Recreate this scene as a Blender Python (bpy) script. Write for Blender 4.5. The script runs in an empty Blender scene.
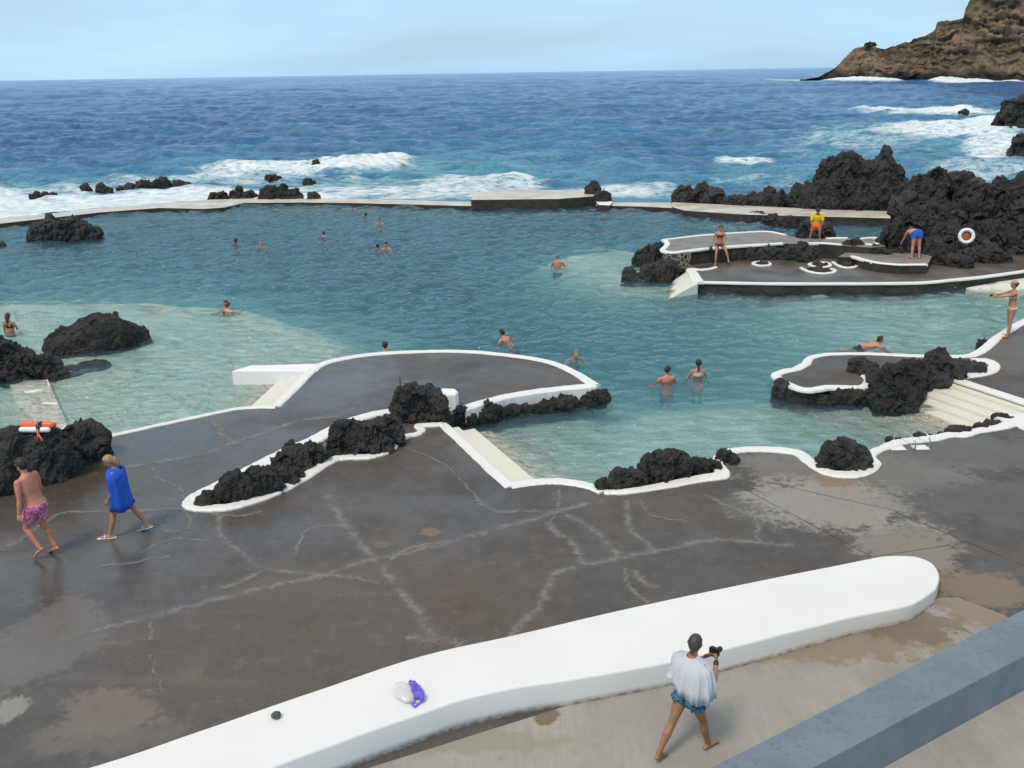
import bpy, bmesh, math, random
import numpy as np
from mathutils import Vector, Matrix
R = math.radians
random.seed(7)
SC = bpy.context.scene
COL = SC.collection

# ------------------------------------------------------------------ camera
F, H = 900.0, 8.0
PITCH, ROLL = math.atan(312.0 / F), R(-0.92)
CAMROT = Matrix.Rotation(math.pi / 2 - PITCH, 3, 'X') @ Matrix.Rotation(ROLL, 3, 'Z')
cd = bpy.data.cameras.new('camera'); cam = bpy.data.objects.new('camera', cd); COL.objects.link(cam)
cd.sensor_width = 36.0; cd.lens = F / 1024.0 * 36.0
cd.clip_start = 0.1; cd.clip_end = 60000
cam.matrix_world = Matrix.Translation((0, 0, H)) @ CAMROT.to_4x4()
SC.camera = cam

# ------------------------------------------------------------------ sky and sun (thin bright overcast)
SUN_EL, SUN_AZ = 58.0, 218.0          # azimuth clockwise from +Y: high on the left
w = bpy.data.worlds.new('World'); SC.world = w; w.use_nodes = True
nt = w.node_tree; N = nt.nodes; L = nt.links
bg = N['Background']
sky = N.new('ShaderNodeTexSky'); sky.sky_type = 'NISHITA'; sky.sun_disc = False
sky.sun_elevation = R(SUN_EL); sky.sun_rotation = R(SUN_AZ); sky.dust_density = 1.5; sky.ozone_density = 1.0
tc = N.new('ShaderNodeTexCoord'); mp = N.new('ShaderNodeMapping'); mp.inputs['Scale'].default_value = (1.2, 1.2, 9.0)
L.new(tc.outputs['Generated'], mp.inputs['Vector'])
nz = N.new('ShaderNodeTexNoise'); nz.inputs['Scale'].default_value = 2.2; nz.inputs['Detail'].default_value = 4
L.new(mp.outputs['Vector'], nz.inputs['Vector'])
mr = N.new('ShaderNodeMapRange'); mr.inputs['From Min'].default_value = 0.35; mr.inputs['From Max'].default_value = 0.7
mr.inputs['To Min'].default_value = 0.62; mr.inputs['To Max'].default_value = 0.92
L.new(nz.outputs['Fac'], mr.inputs['Value'])
mixs = N.new('ShaderNodeMix'); mixs.data_type = 'RGBA'
L.new(mr.outputs['Result'], mixs.inputs['Factor']); L.new(sky.outputs['Color'], mixs.inputs['A'])
sz = N.new('ShaderNodeSeparateXYZ'); L.new(tc.outputs['Generated'], sz.inputs[0])
mz = N.new('ShaderNodeMapRange'); mz.inputs['From Min'].default_value = .28; mz.inputs['From Max'].default_value = .70; L.new(sz.outputs['Z'], mz.inputs['Value'])
veil = N.new('ShaderNodeMix'); veil.data_type = 'RGBA'; L.new(mz.outputs['Result'], veil.inputs['Factor'])
veil.inputs['A'].default_value = (6.2, 9.5, 12.7, 1); veil.inputs['B'].default_value = (8.6, 9.1, 9.4, 1)      # thin cloud: bluish low down, whiter overhead
L.new(veil.outputs['Result'], mixs.inputs['B'])
L.new(mixs.outputs['Result'], bg.inputs['Color'])
bg.inputs['Strength'].default_value = 0.085
sd = bpy.data.lights.new('sun', 'SUN'); so = bpy.data.objects.new('sun', sd); COL.objects.link(so)
sd.energy = 2.1; sd.angle = R(12); sd.color = (1.0, 0.87, 0.72)
az = R(SUN_AZ)
sdir = Vector((math.sin(az) * math.cos(R(SUN_EL)), math.cos(az) * math.cos(R(SUN_EL)), math.sin(R(SUN_EL))))
so.rotation_euler = sdir.to_track_quat('Z', 'Y').to_euler(); so.location = (0, -10, 40)
SC.cycles.volume_bounces = 1
SC.view_settings.view_transform = 'Standard'; SC.view_settings.look = 'None'
SC.view_settings.exposure = 0.12; SC.view_settings.gamma = 1.0

# ------------------------------------------------------------------ helpers
ZW = -0.35                                   # water level; the deck is z = 0

def P(x, y, z=0.0):
    d = CAMROT @ Vector(((x - 512) / F, -(y - 384) / F, -1.0))
    t = (z - H) / d.z
    return Vector((d.x * t, d.y * t, z))

def PP(pts, z=0.0): return [P(x, y, z) for x, y in pts]

def mpp(x, y, z=0.0):
    """metres per picture pixel at that ground point"""
    p = P(x, y, z)
    return -(CAMROT.transposed() @ (p - Vector((0, 0, H)))).z / F

def tag(o, label=None, cat=None, group=None, kind=None):
    if label: o['label'] = label
    if cat: o['category'] = cat
    if group: o['group'] = group
    if kind: o['kind'] = kind
    return o

def mesh_obj(name, verts, faces, mat, parent=None, smooth=False):
    me = bpy.data.meshes.new(name)
    me.from_pydata([tuple(v) for v in verts], [], [tuple(f) for f in faces])
    me.update()
    if smooth: me.polygons.foreach_set('use_smooth', [True] * len(me.polygons))
    return link(name, me, mat, parent)

def link(name, me, mat, parent=None):
    o = bpy.data.objects.new(name, me); COL.objects.link(o)
    if mat is not None:
        for m in (mat if isinstance(mat, (list, tuple)) else [mat]): me.materials.append(m)
    if parent is not None: o.parent = parent
    return o

def np_mesh(name, V, Q, mat, parent=None, smooth=True):
    """fast quad mesh from arrays"""
    me = bpy.data.meshes.new(name)
    me.vertices.add(len(V)); me.vertices.foreach_set('co', np.asarray(V, np.float32).ravel())
    me.loops.add(Q.size); me.loops.foreach_set('vertex_index', Q.astype(np.int32).ravel())
    me.polygons.add(len(Q)); me.polygons.foreach_set('loop_start', np.arange(0, Q.size, 4, dtype=np.int32))
    me.polygons.foreach_set('use_smooth', np.full(len(Q), smooth, bool))
    me.update(calc_edges=True); me.validate()
    return link(name, me, mat, parent)

def bm_obj(name, bm, mat, parent=None, smooth=False):
    me = bpy.data.meshes.new(name); bm.normal_update(); bm.to_mesh(me); bm.free()
    if smooth: me.polygons.foreach_set('use_smooth', [True] * len(me.polygons))
    return link(name, me, mat, parent)

def empty(name, loc, rz=0.0):
    o = bpy.data.objects.new(name, None); COL.objects.link(o)
    o.location = loc; o.rotation_euler = (0, 0, rz); o.empty_display_size = 0.2
    return o

def verts_np(me):
    a = np.empty(len(me.vertices) * 3, np.float32); me.vertices.foreach_get('co', a); return a.reshape(-1, 3).astype(float)

def norms_np(me):
    a = np.empty(len(me.vertices) * 3, np.float32); me.vertex_normals.foreach_get('vector', a); return a.reshape(-1, 3).astype(float)

# ---- vectorised noise
def _h(ix, iy, iz, s=0):
    n = (ix.astype(np.int64) * 374761393 + iy.astype(np.int64) * 668265263 + iz.astype(np.int64) * 2147483647 + s * 1274126177) & 0xFFFFFFFF
    n = ((n ^ (n >> 13)) * 1274126177) & 0xFFFFFFFF
    n = ((n ^ (n >> 16)) * 2246822519) & 0xFFFFFFFF
    return ((n ^ (n >> 15)) & 0xFFFFFF) / float(0xFFFFFF)

def vnoise(p, s=0):
    p = np.asarray(p, float); i = np.floor(p).astype(np.int64); f = p - i; u = f * f * f * (f * (f * 6 - 15) + 10)
    r = 0
    for dx in (0, 1):
        wx = u[:, 0] if dx else 1 - u[:, 0]
        for dy in (0, 1):
            wy = u[:, 1] if dy else 1 - u[:, 1]
            for dz in (0, 1):
                wz = u[:, 2] if dz else 1 - u[:, 2]
                r = r + wx * wy * wz * _h(i[:, 0] + dx, i[:, 1] + dy, i[:, 2] + dz, s)
    return r * 2 - 1

def fbm(p, o=4, s=0):
    r = 0; a = 1.0; t = 0
    for k in range(o): r = r + a * vnoise(p * 2 ** k, s + k); t += a; a *= .5
    return r / t

def cell(p, s=0):
    """distance to the nearest jittered cell point, and to the second nearest"""
    i = np.floor(p).astype(np.int64); f1 = np.full(len(p), 9.0); f2 = f1.copy()
    for dx in (-1, 0, 1):
        for dy in (-1, 0, 1):
            for dz in (-1, 0, 1):
                c = i + np.array([dx, dy, dz])
                q = c + np.stack([_h(c[:, 0], c[:, 1], c[:, 2], s + k) for k in (11, 12, 13)], 1)
                d = ((q - p) ** 2).sum(1) ** .5
                f2 = np.where(d < f1, f1, np.minimum(f2, d)); f1 = np.minimum(f1, d)
    return f1, f2

def facet(p, s=0):
    """blocky broken rock: every cell is a randomly tilted flat face"""
    i = np.floor(p).astype(np.int64); f1 = np.full(len(p), 9.0); h = np.zeros(len(p))
    for dx in (-1, 0, 1):
        for dy in (-1, 0, 1):
            for dz in (-1, 0, 1):
                c = i + np.array([dx, dy, dz]); hh = [_h(c[:, 0], c[:, 1], c[:, 2], s + k) for k in range(11, 18)]
                r = p - c - np.stack(hh[:3], 1); d = (r ** 2).sum(1)
                v = (hh[3] - .5) * 1.0 + ((np.stack(hh[4:], 1) - .5) * r).sum(1) * 1.5
                m = d < f1; f1 = np.where(m, d, f1); h = np.where(m, v, h)
    return h

# ------------------------------------------------------------------ materials
def newmat(name):
    m = bpy.data.materials.new(name); m.use_nodes = True
    return m, m.node_tree.nodes, m.node_tree.links, m.node_tree.nodes['Principled BSDF']

def rgba(c): return (c[0], c[1], c[2], 1)

def nnoise(N, L, vec, scale, detail=4, rough=.55, mapscale=None):
    n = N.new('ShaderNodeTexNoise'); n.inputs['Scale'].default_value = scale; n.inputs['Detail'].default_value = detail
    n.inputs['Roughness'].default_value = rough
    if mapscale:
        m = N.new('ShaderNodeMapping'); m.inputs['Scale'].default_value = mapscale
        L.new(vec, m.inputs['Vector']); vec = m.outputs['Vector']
    L.new(vec, n.inputs['Vector'])
    return n.outputs['Fac']

def rng(N, L, v, a, b, c=0.0, d=1.0, smooth=False):
    m = N.new('ShaderNodeMapRange'); m.inputs['From Min'].default_value = a; m.inputs['From Max'].default_value = b
    m.inputs['To Min'].default_value = c; m.inputs['To Max'].default_value = d
    if smooth: m.interpolation_type = 'SMOOTHSTEP'
    L.new(v, m.inputs['Value']); return m.outputs['Result']

def mixc(N, L, f, a, b, mode='MIX'):
    m = N.new('ShaderNodeMix'); m.data_type = 'RGBA'; m.blend_type = mode
    for s, v in (('Factor', f), ('A', a), ('B', b)):
        if isinstance(v, (int, float)): m.inputs[s].default_value = v
        elif isinstance(v, tuple): m.inputs[s].default_value = rgba(v)
        else: L.new(v, m.inputs[s])
    return m.outputs['Result']

def math_(N, L, op, a, b=None):
    m = N.new('ShaderNodeMath'); m.operation = op
    for i, v in enumerate((a, b)):
        if v is None: continue
        if isinstance(v, (int, float)): m.inputs[i].default_value = v
        else: L.new(v, m.inputs[i])
    return m.outputs[0]

def bump(N, L, h, strength, dist, prev=None):
    b = N.new('ShaderNodeBump'); b.inputs['Strength'].default_value = strength; b.inputs['Distance'].default_value = dist
    L.new(h, b.inputs['Height'])
    if prev is not None: L.new(prev, b.inputs['Normal'])
    return b.outputs['Normal']

def wpos(N): return N.new('ShaderNodeNewGeometry').outputs['Position']

def simple(name, c, rough=.6, var=.15, scale=6, spec=.5):
    m, N, L, B = newmat(name)
    p = N.new('ShaderNodeTexCoord').outputs['Object']
    f = nnoise(N, L, p, scale, 4)
    c2 = tuple(x * (1 - var) for x in c); c1 = tuple(min(1, x * (1 + var)) for x in c)
    L.new(mixc(N, L, rng(N, L, f, .3, .7), c2, c1), B.inputs['Base Color'])
    B.inputs['Roughness'].default_value = rough
    B.inputs['Specular IOR Level'].default_value = spec
    return m

def rock_material(name, dark, light, tint):
    m, N, L, B = newmat(name)
    p = wpos(N)
    a = nnoise(N, L, p, 1.7, 6, .65); b = nnoise(N, L, p, 9, 5, .7); c = nnoise(N, L, p, 34, 3, .7)
    col = mixc(N, L, rng(N, L, b, .35, .7), dark, light)
    col = mixc(N, L, rng(N, L, a, .50, .68, 0, .85), col, tint)
    big = nnoise(N, L, p, .55, 4, .6); col = mixc(N, L, rng(N, L, big, .45, .62, 0, .55), col, tuple(x * 1.35 for x in light))
    col = mixc(N, L, rng(N, L, big, .30, .44, .7, 0), col, tuple(x * .55 for x in dark))
    col = mixc(N, L, rng(N, L, c, .60, .74, 0, .5), col, tuple(min(1, x * 2.4) for x in light))
    L.new(col, B.inputs['Base Color'])
    B.inputs['Roughness'].default_value = .72; B.inputs['Specular IOR Level'].default_value = .35
    n = bump(N, L, b, .55, .10); n = bump(N, L, c, .5, .03, n)
    L.new(n, B.inputs['Normal'])
    return m

M = {}
M['rock'] = rock_material('lava_rock', (.0125, .013, .0135), (.040, .040, .039), (.044, .037, .027))
M['rock_far'] = rock_material('lava_rock_far', (.013, .0135, .014), (.042, .042, .041), (.048, .043, .032))

def white_paint(name, base=(.80, .80, .79)):
    m, N, L, B = newmat(name)
    p = wpos(N)
    a = nnoise(N, L, p, 1.3, 5, .6); b = nnoise(N, L, p, 14, 4, .7); c = nnoise(N, L, p, 70, 2)
    col = mixc(N, L, rng(N, L, a, .45, .75, 0, .35), base, tuple(x * .90 for x in base))
    col = mixc(N, L, rng(N, L, b, .62, .78, 0, .8), col, (.42, .38, .31))
    L.new(col, B.inputs['Base Color']); B.inputs['Roughness'].default_value = .55
    L.new(bump(N, L, c, .25, .01, bump(N, L, b, .25, .03)), B.inputs['Normal'])
    return m
M['white'] = white_paint('white_paint')
M['kerb'] = white_paint('kerb_paint', (.74, .74, .72))

def wall_white():
    m, N, L, B = newmat('white_wall_paint')
    p = wpos(N)
    a = nnoise(N, L, p, .9, 4); b = nnoise(N, L, p, 10, 5, .7); c = nnoise(N, L, p, 60, 2)
    z = N.new('ShaderNodeSeparateXYZ'); L.new(p, z.inputs[0])
    col = mixc(N, L, rng(N, L, a, .4, .75, 0, .5), (.73, .73, .72), (.66, .66, .65))
    splash = math_(N, L, 'MULTIPLY', rng(N, L, z.outputs['Z'], .02, .10, 1, 0), rng(N, L, b, .35, .6))
    col = mixc(N, L, splash, col, (.33, .27, .18))
    col = mixc(N, L, rng(N, L, b, .66, .8, 0, .35), col, (.5, .46, .4))
    L.new(col, B.inputs['Base Color']); B.inputs['Roughness'].default_value = .6
    L.new(bump(N, L, c, .2, .008), B.inputs['Normal'])
    return m
M['wall_white'] = wall_white()

def blobs(N, L, p, col, lst, edge_noise):
    """stains: each one is (centre pixel, radius pixels, turn, colour, amount) baked to world ellipses"""
    for (x, y, rx, ry, colr, amt) in lst:
        c = P(x, y); ax = P(x + rx, y) - c; ay = (P(x, y - ry) - P(x, y + ry)) / 2
        m = N.new('ShaderNodeMapping'); m.vector_type = 'TEXTURE'
        m.inputs['Location'].default_value = (c.x, c.y, 0)
        m.inputs['Rotation'].default_value = (0, 0, math.atan2(ax.y, ax.x))
        m.inputs['Scale'].default_value = (ax.length, max(.1, ay.length), 1)
        L.new(p, m.inputs['Vector'])
        v = N.new('ShaderNodeVectorMath'); v.operation = 'LENGTH'; L.new(m.outputs['Vector'], v.inputs[0])
        d = math_(N, L, 'ADD', v.outputs['Value'], edge_noise)
        col = mixc(N, L, rng(N, L, d, .72, 1.1, amt, 0, True), col, colr)
    return col

def deck_material():
    m, N, L, B = newmat('wet_basalt_concrete')
    p = wpos(N)
    flat = N.new('ShaderNodeVectorMath'); flat.operation = 'MULTIPLY'; flat.inputs[1].default_value = (1, 1, 0)
    L.new(p, flat.inputs[0]); p = flat.outputs[0]
    big = nnoise(N, L, p, .35, 5, .6); mid = nnoise(N, L, p, 1.6, 6, .65); fine = nnoise(N, L, p, 24, 4, .7); grain = nnoise(N, L, p, 110, 2)
    en = math_(N, L, 'ADD', rng(N, L, mid, .3, .7, -.30, .30), rng(N, L, nnoise(N, L, p, 7, 6, .75), .3, .7, -.34, .34))
    col = mixc(N, L, rng(N, L, big, .35, .65), (.062, .056, .053), (.100, .087, .076))
    col = mixc(N, L, rng(N, L, mid, .42, .66, 0, .55), col, (.046, .041, .038))
    col = blobs(N, L, p, col, [
        (380, 605, 190, 60, (.098, .068, .046), .55), (230, 660, 160, 60, (.085, .062, .044), .55),
        (130, 450, 120, 30, (.050, .044, .038), .6), (90, 478, 140, 22, (.060, .044, .028), .75),
        (45, 640, 60, 42, (.135, .122, .108), .75), (110, 712, 55, 24, (.165, .130, .095), .75),
        (100, 735, 80, 18, (.15, .13, .11), .5), (8, 712, 16, 14, (.28, .26, .23), .8), (195, 672, 11, 8, (.15, .11, .07), .5),
        (238, 665, 8, 6, (.14, .11, .08), .4), (430, 532, 10, 5, (.20, .14, .085), .7), (382, 545, 9, 4, (.16, .12, .08), .5),
        (140, 680, 120, 5, (.12, .10, .08), .3), (425, 505, 70, 12, (.085, .085, .084), .5), (360, 380, 50, 12, (.10, .10, .10), .35),
        (520, 375, 60, 10, (.11, .115, .12), .4), (905, 545, 55, 26, (.245, .225, .190), .75), (850, 470, 130, 24, (.175, .165, .150), .75),
        (760, 505, 40, 15, (.125, .12, .11), .5), (830, 502, 85, 28, (.29, .27, .235), .85), (835, 480, 22, 7, (.20, .135, .07), .7),
        (985, 590, 50, 18, (.21, .16, .10), .8), (1000, 500, 120, 20, (.105, .10, .094), .5), (960, 450, 90, 18, (.115, .112, .106), .7),
        (890, 600, 60, 10, (.14, .11, .08), .6), (1005, 350, 50, 25, (.125, .115, .10), .6)], en)
    wear = nnoise(N, L, p, 4.5, 8, .75)
    col = mixc(N, L, rng(N, L, wear, .54, .70, 0, .45), col, (.17, .155, .14))
    col = mixc(N, L, rng(N, L, wear, .30, .44, .5, 0), col, (.030, .026, .024))
    col = mixc(N, L, rng(N, L, fine, .35, .75, 0, .5), col, mixc(N, L, .4, col, (.16, .145, .13)))
    col = mixc(N, L, rng(N, L, fine, .70, .77, 0, .6), col, (.25, .235, .21))
    L.new(col, B.inputs['Base Color'])
    wet = nnoise(N, L, p, .55, 4, .6)
    sep = N.new('ShaderNodeSeparateXYZ'); L.new(p, sep.inputs[0])
    side = rng(N, L, sep.outputs['X'], -8, 2, -.22, .22)           # wetter towards the pool's left side
    r = math_(N, L, 'ADD', rng(N, L, wet, .38, .62, .28, .62), side)
    r = math_(N, L, 'ADD', r, rng(N, L, fine, .3, .7, -.05, .05))
    L.new(r, B.inputs['Roughness'])
    B.inputs['Specular IOR Level'].default_value = .5
    L.new(bump(N, L, grain, .18, .006, bump(N, L, fine, .12, .012)), B.inputs['Normal'])
    return m
M['deck'] = deck_material()

def path_material():
    m, N, L, B = newmat('brushed_concrete')
    p = wpos(N)
    big = nnoise(N, L, p, .8, 5, .65); mid = nnoise(N, L, p, 3.5, 6, .7); grain = nnoise(N, L, p, 90, 3)
    rot = N.new('ShaderNodeMapping'); rot.inputs['Rotation'].default_value = (0, 0, R(-12)); rot.inputs['Scale'].default_value = (15, 1.6, 1)
    L.new(p, rot.inputs['Vector'])
    st = nnoise(N, L, rot.outputs['Vector'], 1, 4, .6)
    col = mixc(N, L, rng(N, L, big, .35, .65), (.262, .250, .228), (.34, .326, .302))
    col = mixc(N, L, rng(N, L, st, .4, .65, 0, .35), col, (.235, .222, .20))
    en = rng(N, L, mid, .3, .7, -.5, .5)
    col = blobs(N, L, p, col, [(800, 640, 190, 22, (.21, .155, .09), .7), (905, 625, 60, 18, (.14, .11, .075), .7),
        (985, 610, 50, 22, (.22, .165, .10), .7), (545, 718, 14, 9, (.13, .09, .05), .8), (760, 690, 90, 14, (.30, .28, .24), .6),
        (480, 742, 90, 12, (.24, .225, .16), .6), (1005, 600, 30, 14, (.23, .18, .11), .7)], en)
    col = mixc(N, L, rng(N, L, mid, .6, .75, 0, .5), col, (.17, .145, .11))
    L.new(col, B.inputs['Base Color']); B.inputs['Roughness'].default_value = .75
    L.new(bump(N, L, grain, .3, .006, bump(N, L, st, .3, .010)), B.inputs['Normal'])
    return m
M['path'] = path_material()

def crack_material():
    m, N, L, B = newmat('mortar_repair')
    p = wpos(N)
    uv = N.new('ShaderNodeUVMap'); sep = N.new('ShaderNodeSeparateXYZ'); L.new(uv.outputs[0], sep.inputs[0])
    a = nnoise(N, L, p, 3.2, 5, .7); b = nnoise(N, L, p, 14, 4, .7)
    d = math_(N, L, 'ABSOLUTE', math_(N, L, 'SUBTRACT', sep.outputs['Y'], .5))
    d = math_(N, L, 'ADD', d, rng(N, L, b, .3, .7, -.12, .12))
    core = math_(N, L, 'MULTIPLY', rng(N, L, d, .07, .24, .72, 0, True), rng(N, L, a, .36, .56, .25, 1))
    halo = math_(N, L, 'MULTIPLY', rng(N, L, d, .10, .46, .46, 0, True), rng(N, L, a, .36, .60, .10, 1))
    al = math_(N, L, 'MAXIMUM', core, halo)
    L.new(mixc(N, L, rng(N, L, b, .4, .7), (.19, .18, .165), (.29, .275, .25)), B.inputs['Base Color'])
    L.new(al, B.inputs['Alpha']); B.inputs['Roughness'].default_value = .55
    return m
M['crack'] = crack_material()

def stone_side():
    m, N, L, B = newmat('wet_rock_face')
    p = wpos(N)
    a = nnoise(N, L, p, 2.5, 6, .7); b = nnoise(N, L, p, 12, 5, .7)
    col = mixc(N, L, rng(N, L, a, .35, .65), (.016, .016, .015), (.05, .045, .036))
    col = mixc(N, L, rng(N, L, b, .62, .75, 0, .7), col, (.12, .11, .07))
    sp = N.new('ShaderNodeSeparateXYZ'); L.new(p, sp.inputs[0])
    zz = math_(N, L, 'ADD', sp.outputs['Z'], rng(N, L, a, .3, .7, -.12, .12))
    col = mixc(N, L, rng(N, L, zz, -.75, -.5, 1, 0), col, (.60, .60, .50))       # plastered below the waterline
    L.new(col, B.inputs['Base Color']); B.inputs['Roughness'].default_value = .6
    L.new(bump(N, L, b, .8, .08, bump(N, L, a, .7, .15)), B.inputs['Normal'])
    return m
M['stone_side'] = stone_side()

def rubble():
    m, N, L, B = newmat('mortared_rubble')
    p = wpos(N)
    v = N.new('ShaderNodeTexVoronoi'); v.feature = 'DISTANCE_TO_EDGE'; v.inputs['Scale'].default_value = 4.2
    L.new(p, v.inputs['Vector'])
    a = nnoise(N, L, p, 5, 4)
    col = mixc(N, L, rng(N, L, a, .3, .7), (.03, .03, .028), (.075, .07, .06))
    L.new(mixc(N, L, rng(N, L, v.outputs['Distance'], .03, .09), (.36, .33, .25), col), B.inputs['Base Color'])
    B.inputs['Roughness'].default_value = .8
    L.new(bump(N, L, v.outputs['Distance'], .6, .1), B.inputs['Normal'])
    return m
M['rubble'] = rubble()
M['step'] = white_paint('pool_step_paint', (.67, .66, .58))
M['slab_pale'] = white_paint('pale_slab_paint', (.80, .79, .73))

def greywall():
    m, N, L, B = newmat('blue_grey_paint')
    p = wpos(N)
    a = nnoise(N, L, p, 1.6, 5, .6); b = nnoise(N, L, p, 7, 4, .7); c = nnoise(N, L, p, 60, 2)
    col = mixc(N, L, rng(N, L, a, .35, .65), (.135, .165, .200), (.175, .205, .240))
    col = mixc(N, L, rng(N, L, b, .55, .66, 0, .55), col, (.085, .112, .135))
    L.new(col, B.inputs['Base Color']); L.new(rng(N, L, b, .4, .65, .55, .35), B.inputs['Roughness'])
    L.new(bump(N, L, c, .3, .008), B.inputs['Normal'])
    return m
M['greywall'] = greywall()

def seawall_mat():
    m, N, L, B = newmat('sandy_wet_concrete')
    p = wpos(N)
    a = nnoise(N, L, p, .8, 5, .6)
    L.new(mixc(N, L, rng(N, L, a, .35, .65), (.42, .38, .31), (.60, .58, .53)), B.inputs['Base Color']); B.inputs['Roughness'].default_value = .45
    L.new(bump(N, L, a, .3, .05), B.inputs['Normal'])
    return m
M['seawall'] = seawall_mat()
M['terrace'] = simple('grey_terrace_concrete', (.20, .185, .165), .6, .25, 1.5)
M['platform'] = simple('dark_platform_concrete', (.095, .082, .070), .42, .55, .7)

# water -------------------------------------------------------------
def pool_mat():
    m, N, L, B = newmat('pool_water')
    N.remove(B)
    p = wpos(N)
    out = N['Material Output']
    a = nnoise(N, L, p, 2.3, 3, .5, (1, 1.7, 1)); b = nnoise(N, L, p, 7.5, 3, .55, (1, 1.6, 1))
    nrm = bump(N, L, b, 1.0, .10, bump(N, L, a, 1.0, .20))
    fr = N.new('ShaderNodeFresnel'); fr.inputs['IOR'].default_value = 1.46; L.new(nrm, fr.inputs['Normal'])
    tr = N.new('ShaderNodeBsdfTransparent'); gl = N.new('ShaderNodeBsdfGlossy'); gl.inputs['Roughness'].default_value = .05
    L.new(nrm, gl.inputs['Normal'])
    mx = N.new('ShaderNodeMixShader'); L.new(fr.outputs[0], mx.inputs[0]); L.new(tr.outputs[0], mx.inputs[1]); L.new(gl.outputs[0], mx.inputs[2])
    L.new(mx.outputs[0], out.inputs['Surface'])
    va = N.new('ShaderNodeVolumeAbsorption'); va.inputs['Color'].default_value = (.14, .62, .76, 1); va.inputs['Density'].default_value = .48
    vs = N.new('ShaderNodeVolumeScatter'); vs.inputs['Color'].default_value = (.24, .66, .96, 1); vs.inputs['Density'].default_value = .34; vs.inputs['Anisotropy'].default_value = .0
    ad = N.new('ShaderNodeAddShader'); L.new(va.outputs[0], ad.inputs[0]); L.new(vs.outputs[0], ad.inputs[1])
    L.new(ad.outputs[0], out.inputs['Volume'])
    return m
M['pool'] = pool_mat()

def floor_mat():
    m, N, L, B = newmat('pool_bed')
    p = wpos(N)
    at = N.new('ShaderNodeAttribute'); at.attribute_name = 'bed'
    a = nnoise(N, L, p, .7, 4); b = nnoise(N, L, p, 2.5, 5, .6)
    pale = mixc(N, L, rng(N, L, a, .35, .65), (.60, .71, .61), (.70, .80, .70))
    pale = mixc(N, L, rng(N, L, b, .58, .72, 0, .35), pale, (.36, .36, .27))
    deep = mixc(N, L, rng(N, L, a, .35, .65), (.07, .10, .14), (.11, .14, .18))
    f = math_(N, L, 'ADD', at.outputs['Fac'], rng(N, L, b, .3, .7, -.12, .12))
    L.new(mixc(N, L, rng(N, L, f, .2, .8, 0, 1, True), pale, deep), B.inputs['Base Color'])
    B.inputs['Roughness'].default_value = .9; B.inputs['Specular IOR Level'].default_value = 0
    return m
M['bed'] = floor_mat()

def sea_mat():
    m, N, L, B = newmat('sea_water')
    p = wpos(N); out = N['Material Output']
    fo = N.new('ShaderNodeAttribute'); fo.attribute_name = 'foam'
    ae = N.new('ShaderNodeAttribute'); ae.attribute_name = 'aer'
    a = nnoise(N, L, p, .55, 4, .6, (1, 1.8, 1)); b = nnoise(N, L, p, 1.7, 5, .7, (1, 1.5, 1)); g = nnoise(N, L, p, .09, 4, .6, (1, 2.5, 1))
    s = nnoise(N, L, p, 1.1, 7, .72, (1, 1.7, 1)); s2 = nnoise(N, L, p, .35, 6, .65, (1, 1.8, 1))
    g2 = nnoise(N, L, p, .035, 9, .72, (1, 3.2, 1))
    gg = math_(N, L, 'ADD', math_(N, L, 'MULTIPLY', g, .4), math_(N, L, 'MULTIPLY', g2, .6))
    col = mixc(N, L, rng(N, L, gg, .38, .62), (.005, .062, .200), (.020, .165, .43))
    col = mixc(N, L, math_(N, L, 'MULTIPLY', ae.outputs['Fac'], rng(N, L, s2, .35, .62, .35, 1)), col, (.14, .47, .57))
    L.new(col, B.inputs['Base Color']); B.inputs['Roughness'].default_value = .12; B.inputs['IOR'].default_value = 1.40
    nrm = bump(N, L, b, 1.0, .50, bump(N, L, a, 1.0, 1.2))
    L.new(nrm, B.inputs['Normal'])
    fb = N.new('ShaderNodeBsdfDiffuse'); L.new(mixc(N, L, rng(N, L, s, .36, .60), (.46, .64, .72), (.86, .88, .88)), fb.inputs['Color'])
    L.new(bump(N, L, s, .8, .3), fb.inputs['Normal'])
    lace = math_(N, L, 'SUBTRACT', 1.0, math_(N, L, 'ABSOLUTE', math_(N, L, 'SUBTRACT', math_(N, L, 'MULTIPLY', s, 5.0), 2.5)))
    nn = math_(N, L, 'ADD', math_(N, L, 'MULTIPLY', s, .62), math_(N, L, 'MULTIPLY', s2, .30))
    nn = math_(N, L, 'ADD', nn, math_(N, L, 'MULTIPLY', lace, .10))
    t = math_(N, L, 'ADD', nn, math_(N, L, 'SUBTRACT', math_(N, L, 'MULTIPLY', fo.outputs['Fac'], .62), .5))
    mx = N.new('ShaderNodeMixShader')
    L.new(rng(N, L, t, .30, .60, 0, .95, True), mx.inputs[0]); L.new(B.outputs[0], mx.inputs[1]); L.new(fb.outputs[0], mx.inputs[2])
    L.new(mx.outputs[0], out.inputs['Surface'])
    return m
M['sea'] = sea_mat()

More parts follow.
